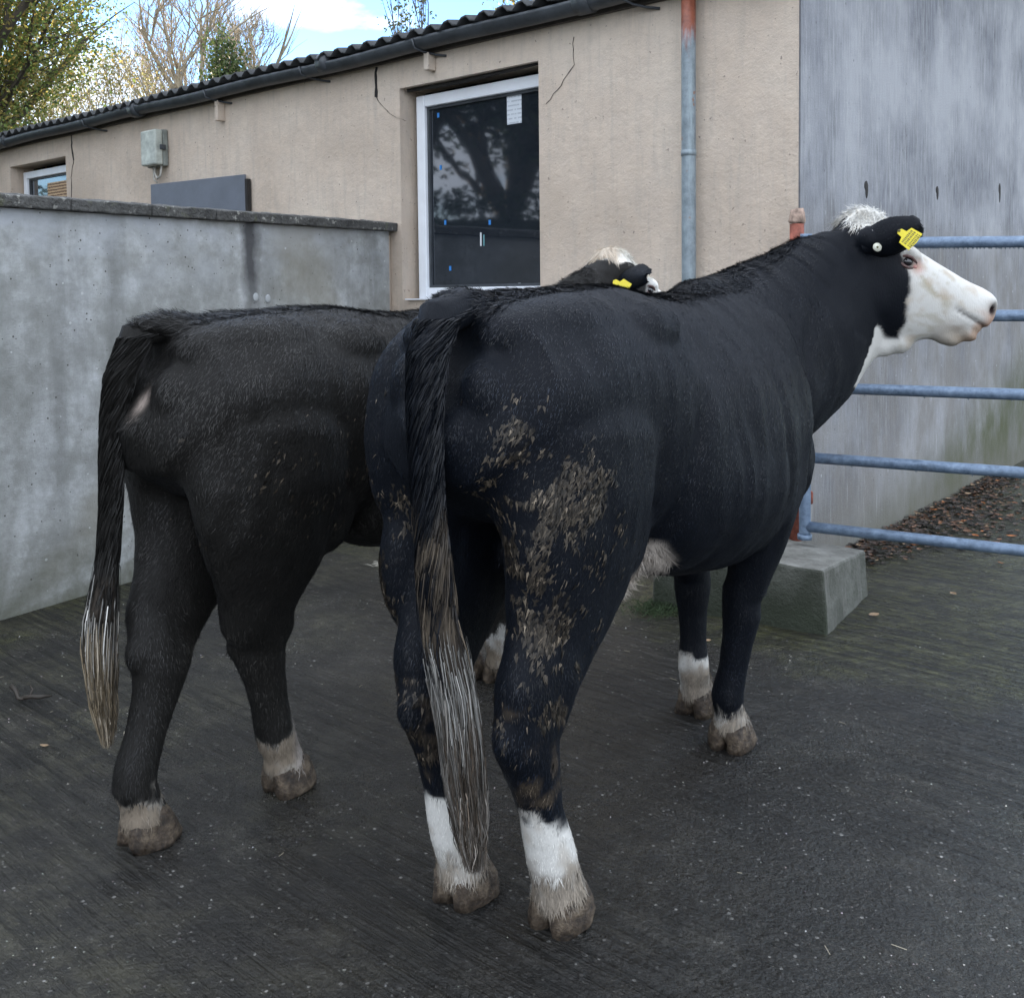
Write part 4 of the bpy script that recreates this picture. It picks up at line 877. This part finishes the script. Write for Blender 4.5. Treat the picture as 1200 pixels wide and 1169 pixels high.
# ------------------------------------------------------------------ trees
def mat_leaf(name, cols):
    n = N(name); a = n.node('VertexColor', layer_name='coat'); n.l.new(a.outputs[0], n.b.inputs['Base Color']); n.b.inputs['Roughness'].default_value = .55
    tr = n.node('BsdfTranslucent'); n.l.new(a.outputs[0], tr.inputs[0]); ms = n.node('MixShader'); ms.inputs[0].default_value = .45
    n.l.new(n.b.outputs[0], ms.inputs[1]); n.l.new(tr.outputs[0], ms.inputs[2]); n.l.new(ms.outputs[0], n.n['Material Output'].inputs[0]); return n.m
M_leaf = mat_leaf('tree_leaf', None); M_bark = plain('grey_bark', (.10, .085, .065), .9, .4, 8); M_barkp = plain('pale_bark', (.30, .26, .19), .9, .4, 8)
def leaves(P, size, cols, name, parent):
    n = len(P); A = rng.normal(0, 1, (n, 3)); A /= np.linalg.norm(A, axis=1)[:, None]; Bq = np.cross(A, rng.normal(0, 1, (n, 3))); Bq /= np.linalg.norm(Bq, axis=1)[:, None]
    s = (size * rng.uniform(.6, 1.3, (n, 1))); V = np.stack([P - A * s, P + Bq * s * .55, P + A * s, P - Bq * s * .55], 1).reshape(-1, 3)
    F1 = np.arange(n * 4).reshape(-1, 4); C = cols[rng.integers(0, len(cols), n)] * rng.uniform(.6, 1.3, (n, 1))
    me = mesh_from_arrays(name, V, F1, np.repeat(C, 4, 0)); return obj(name, me, M_leaf, parent, False)
GB = None
def grow(bm, p, d, L, r, depth, spread, tips, minr=.006, up_=.12, kids=(2, 4)):
    n = 4; pts = [p]; dd = d.normalized()
    for i in range(n):
        dd = (dd + Vector((random.gauss(0, .10), random.gauss(0, .10), random.gauss(0, .08) + up_ * .3))).normalized(); pts.append(pts[-1] + dd * L / n)
    outb = GB and sum(((pts[-1] - Vector(GB[0]))[k] / GB[1][k]) ** 2 for k in range(3)) > 1
    rr = [r * (1 - (.85 if outb else .4) * i / n) for i in range(n + 1)]; tube(bm, pts, rr, 6 if r > .03 else 4 if r > .012 else 3, False)
    if GB and ((pts[-1] - Vector(GB[0])).x / GB[1][0]) ** 2 + ((pts[-1] - Vector(GB[0])).y / GB[1][1]) ** 2 + ((pts[-1] - Vector(GB[0])).z / GB[1][2]) ** 2 > 1: tips.append(pts[2]); return
    if depth == 0: tips.append(pts[-1]); tips.append(pts[2]); return
    for k in range(random.randint(*kids)):
        q = random.choice(pts[1:]) if k else pts[-1]
        v = (dd + Vector((random.gauss(0, spread), random.gauss(0, spread), random.gauss(0, spread * .8) + up_))).normalized()
        grow(bm, q, v, L * random.uniform(.6, .85), max(minr, r * random.uniform(.45, .62)), depth - 1, spread, tips, minr, up_, kids)
def tree(name, label, loc, h, r, depth, spread, cols, nleaf, lsize, jit, mat=None, group=None, seed=1, up_=.12, kids=(2, 4), trunkfrac=.35, minr=.006, leaffn=None, bound=None):
    global GB; GB = bound
    random.seed(seed); root = empty(name, loc); tag(root, label, 'tree', group); bm = bmesh.new(); tips = []
    base = Vector((0, 0, -.2)); topv = Vector((random.uniform(-.2, .2), random.uniform(-.2, .2), h * trunkfrac))
    tube(bm, [base, topv * .5, topv], [r * 1.25, r, r * .85], 10)
    for k in range(5):
        a = 2 * pi * k / 5 + random.uniform(-.4, .4); grow(bm, topv * random.uniform(.75, 1), Vector((cos(a) * spread, sin(a) * spread, 1)), h * (1 - trunkfrac) * .42, r * .6, depth, spread, tips, minr, up_, kids)
    obj('trunk', bm, mat or M_bark, root)
    if nleaf:
        T = np.array([t[:] for t in tips]); 
        if leaffn: T = T[leaffn(T)]
        i = rng.integers(0, len(T), nleaf); P = T[i] + rng.normal(0, jit, (nleaf, 3)); leaves(P, lsize, np.array(cols), 'crown', root)
    return root
GRN = [(.05, .085, .02), (.09, .12, .025), (.16, .15, .03), (.035, .06, .018), (.2, .13, .035)]; DRK = [(.012, .03, .01), (.02, .045, .014), (.03, .055, .02)]
AUT = [(.20, .26, .07), (.26, .28, .08), (.34, .29, .09), (.13, .20, .05), (.38, .29, .09), (.17, .24, .06)]
tree('leafy_tree', 'large tree with green and yellowing leaves at the top left corner', (-7.7, 13.6, 0), 8.2, .2, 4, .6, AUT, 60000, .032, .22, seed=3, bound=((0, 0, 4.7), (2.15, 2.8, 2.7)), kids=(3, 4), trunkfrac=.26)
tree('leafy_tree', 'dark green bushy tree low behind the far roof end at the left edge', (-11.2, 19.2, 0), 5.6, .2, 3, .6, GRN + DRK * 2, 30000, .045, .3, seed=9, bound=((0, 0, 3.8), (2.4, 2.4, 1.8)))
tree('bare_tree', 'bare leafless tree fanning fine twigs above the roof', (-7.5, 25.5, 0), 10.2, .2, 6, .34, AUT, 0, .05, .1, mat=M_barkp, seed=12, up_=.12, kids=(3, 4), trunkfrac=.42, minr=.0065, bound=((0, 0, 6.6), (2.15, 2.15, 2.5)))
tree('sparse_tree', 'thin half bare tree with pale green leaves between the leafy and bare trees', (-9.4, 23.5, 0), 7.6, .12, 5, .42, [(.22, .22, .10), (.30, .27, .13), (.16, .17, .08)], 6000, .035, .16, mat=M_barkp, seed=22, minr=.006, bound=((0, 0, 4.9), (1.9, 1.9, 2.4)))
tree('ivy_clad_tree', 'short ivy covered tree poking above the roof ridge in front of the bare tree', (-6.0, 21.8, 0), 6.6, .2, 3, .16, [(.07, .11, .03), (.12, .15, .05), (.05, .08, .025)], 16000, .045, .16, seed=5, up_=.5, bound=((0, 0, 4.6), (.55, .55, 2.4)))
tree('slender_tree', 'slim twiggy treetop just above the roof near the top middle', (-1.85, 19.5, 0), 8.4, .05, 3, .12, [(.10, .13, .05), (.16, .17, .08)], 900, .04, .10, seed=6, up_=.6, bound=((0, 0, 6), (.45, .45, 3)), trunkfrac=.6)
tree('twiggy_tree', 'yellowish treetop touching the upper frame edge above the roof', (.4, 21.0, 0), 9.6, .08, 3, .35, [(.22, .19, .06), (.12, .13, .04)], 3000, .04, .18, seed=8, bound=((0, 0, 7.4), (1.0, 1.0, 1.1)), trunkfrac=.6)
# trees left of the yard: seen reflected in the window
for i, (x, y, h) in enumerate(((-12.5, 7.4, 7.0), (-11.8, 4.6, 8.5), (-14.5, 2.0, 8.2), (-17, 11.5, 8.5), (-14, -2.5, 7))):
    tree('ivy_tree', ('dark ivy covered tree left of the yard reflected in the tall window', 'tall dark tree left of the yard reflected in the window centre', 'broad dark tree beyond the left edge reflected in the window right side', 'dark tree farther beyond the left edge behind the reflected ones', 'dark tree beyond the near left edge of the yard')[i],
         (x, y, 0), h, .25, 4, .55, DRK + GRN[:1], 15000, .085, .38, seed=30 + i)

# evergreen hedge left of the yard, seen only in the window's reflection; added to block the sun from the yard
hg = empty('hedge', (-11, 8, 0)); tag(hg, 'long dark clipped evergreen hedge added left of the yard to block the sun, seen in the window reflection', 'hedge'); bm = bmesh.new(); box(bm, (-.55, -12, -.1), (.55, 12, 2.7))
bmesh.ops.subdivide_edges(bm, edges=bm.edges[:], cuts=14, use_grid_fill=True)
for v in bm.verts: v.co += Vector(noise.noise_vector(v.co * .9)) * .3
obj('added_hedge_core', bm, plain('added_hedge_core', (.012, .02, .008), .9, .4), hg)
P = np.stack([rng.uniform(-.9, .9, 60000), rng.uniform(-12, 12, 60000), rng.uniform(0, 3.15, 60000)], 1); P = P[(np.abs(P[:, 0]) > .5) | (P[:, 2] > 2.6)]
leaves(P, .06, np.array(DRK + GRN[:1]), 'added_hedge_leaves', hg)

# ------------------------------------------------------------------ leaves, straw, dung
def lf_mesh(bm, c, s, a, mi=0):
    pts = [(-1, 0), (-.55, .38), (-.1, .5), (.5, .33), (1, 0), (.5, -.3), (-.1, -.45), (-.6, -.3)]
    vs = []; tl = random.uniform(-.5, .5)
    for x, y in pts: vs.append(bm.verts.new((c[0] + (x * cos(a) - y * sin(a)) * s, c[1] + (x * sin(a) + y * cos(a)) * s, c[2] + .004 + s * (.25 * y * y + .2 * abs(x) * random.random() + tl * y * .6 + .3 * abs(tl)))))
    m = bm.verts.new((c[0], c[1], c[2] + .004 + s * .02))
    for i in range(8): bm.faces.new((vs[i], vs[(i + 1) % 8], m)).material_index = mi
random.seed(11)
lm = [plain('dead_leaf_dark', (.045, .028, .02), .7, .5, 40), plain('dead_leaf_brown', (.12, .055, .025), .65, .4, 40), plain('dead_leaf_orange', (.36, .12, .03), .6, .3, 40), plain('dead_leaf_tan', (.25, .17, .10), .7, .3, 40), plain('dead_leaf_black', (.018, .015, .012), .8, .3, 40)]
bm = bmesh.new()
for i in range(2600):
    t = abs(random.gauss(0, 1)); a = random.uniform(.35, 3.6); wdt = .12 + .25 * sin(min(1, a / 3.6) * pi)
    off = .01 + min(t, 2.6) * wdt * .5 * (1.5 if .9 < a < 2.6 else 1)
    p = K + dK * a + Vector((.768, -.64, 0)) * off; lf_mesh(bm, (p.x, p.y, max(0, .03 - off * .06) * random.random()), random.uniform(.010, .028), random.uniform(0, 6.3), random.choices(range(5), (4, 2.6, .25, .5, 4))[0])
o = obj('leaf_litter', bm, lm, None, False); tag(o, 'drift of dead brown leaves along the foot of the concrete wall', 'leaf litter', None, 'stuff')
def gpt(px, py):
    d = fwd + rt2 * ((px - 600) / 1200) - up2 * ((py - 408) / 1200); t = -1.4 / d.z; return d * t
single = [((1.955, 4.42), .035, 2, 'orange dead leaf lying alone on wet ground below the lowest rail'), ((2.06, 3.98), 0, 2, '')]
for px, py, s, mi, lab in ((1117, 697, .024, 3, 'curled orange brown leaf lying by itself in front of the leaf litter'), (1185, 629, .030, 2, 'bright orange leaf lying at the right edge between the two lowest rails'),
                       (1173, 661, .024, 2, 'small orange leaf just below the lowest rail near the right edge'), (1024, 722, .028, 3, 'pale curled leaf beside the corner of the concrete block'), (829, 752, .018, 3, 'tiny yellow leaf on the mossy ground between the near cow front legs'),
                       (52, 875, .018, 3, 'small straw coloured leaf on the wet ground at the lower left')):
    p = gpt(px, py); bm = bmesh.new(); lf_mesh(bm, (p.x, p.y, .001), s, random.uniform(0, 6)); o = obj('fallen_leaf', bm, lm[mi], None, False); tag(o, lab, 'leaf', 'single fallen leaves on the yard')
# grit washed out of the worn concrete
ng = 60000; gx = rng.uniform(-3, 3.4, ng); gy = 1.2 + 4.2 * rng.random(ng) ** 1.7; gs = .0010 + .0026 * rng.random(ng) ** 5; ga = rng.uniform(0, 6.28, ng)
dens = np.array([noise.noise((a * 1.6, b * 1.6, 3)) for a, b in zip(gx, gy)]); kp = (dens > rng.uniform(-.6, .35, ng)) & ((gx - g0.x) * .859 - (gy - g0.y) * .512 > .02); gx, gy, gs, ga = gx[kp], gy[kp], gs[kp], ga[kp]; ng = len(gx)
GV = np.stack([np.stack([gx + np.cos(ga + k) * gs * rng.uniform(.7, 1.3, ng), gy + np.sin(ga + k) * gs * rng.uniform(.7, 1.3, ng), np.full(ng, .0002)], 1) for k in (0, 2.1, 4.2)] + [np.stack([gx, gy, gs * rng.uniform(.5, 1.1, ng) + .0003], 1)], 1).reshape(-1, 3)
gc = np.array((.30, .29, .27)) * np.exp(rng.normal(-1.0, .75, (ng, 1))) * rng.uniform(.9, 1.1, (ng, 3)); kk = np.arange(ng)[:, None] * 4
me = mesh_from_arrays('grit', GV, np.concatenate([kk + np.array([[0, 1, 3]]), kk + np.array([[1, 2, 3]]), kk + np.array([[2, 0, 3]])], 1).reshape(-1, 3), np.repeat(np.clip(gc, 0, .7), 4, 0))
o = obj('grit', me, mat_coat('grit_stone', .6, .4, False), None, False); tag(o, 'fine pale grit scattered over the dark wet yard', 'grit', None, 'stuff')
# bits of straw
bm = bmesh.new()
for i in range(45):
    x, y = random.uniform(-2.2, 2.4), random.uniform(1.5, 5.0); a = random.uniform(0, 3.14); s = random.uniform(.004, .016); c_, s_ = cos(a) * s, sin(a) * s
    tube(bm, [(x - c_, y - s_, .003), (x + c_, y + s_, .004)], .0009, 3)
o = obj('straw_bits', bm, plain('pale_straw', (.36, .32, .24), .8, .3), None, False); tag(o, 'scattered short pale straw bits over the wet yard', 'straw', None, 'stuff')
# pale straw wisp under the left cow and moss tuft by the block
def wisp(name, c, n, rad, ln, mat, lab, cat, upz=.3, kind=None):
    bm = bmesh.new()
    for i in range(n):
        a = random.uniform(0, 6.3); q = Vector((c.x + random.gauss(0, rad), c.y + random.gauss(0, rad), .004)); e = q + Vector((cos(a) * ln * random.uniform(.4, 1), sin(a) * ln * random.uniform(.3, .8), ln * upz * random.uniform(0, 1)))
        tube(bm, [q, (q + e) / 2 + Vector((0, 0, ln * .08)), e], [.0014, .0012, .0005], 3)
    o = obj(name, bm, mat, None, False); tag(o, lab, cat, None, kind)
wisp('straw_wisp', gpt(447, 662), 40, .02, .05, plain('dry_straw', (.42, .40, .34), .8, .2), 'pale straw wisp on the ground under the left cow', 'straw')
wisp('grass_tuft', gpt(772, 716), 420, .06, .05, plain('green_grass', (.022, .042, .012), .8, .4), 'small green mossy grass strip at the foot of the block', 'grass', .8, 'stuff')
# twisted twig and dung on the left
p = gpt(22, 822); bm = bmesh.new()
tube(bm, [(p.x - .035, p.y + .02, .05), (p.x - .015, p.y + .01, .035), (p.x, p.y, .012), (p.x + .02, p.y - .01, .012)], [.009, .008, .007, .005], 6)
tube(bm, [(p.x - .0, p.y, .01), (p.x + .04, p.y + .01, .014), (p.x + .075, p.y - .005, .02), (p.x + .11, p.y + .01, .015)], [.008, .009, .008, .003], 6)
tube(bm, [(p.x + .03, p.y + .01, .01), (p.x + .035, p.y + .03, .03), (p.x + .02, p.y + .04, .045)], [.005, .004, .002], 5)
for v in bm.verts: v.co += Vector(noise.noise_vector(v.co * 60)) * .003
o = obj('broken_twig', bm, plain('wet_twig', (.03, .024, .018), .6, .4), None); tag(o, 'dark broken twig lying on wet ground at the left edge', 'twig')
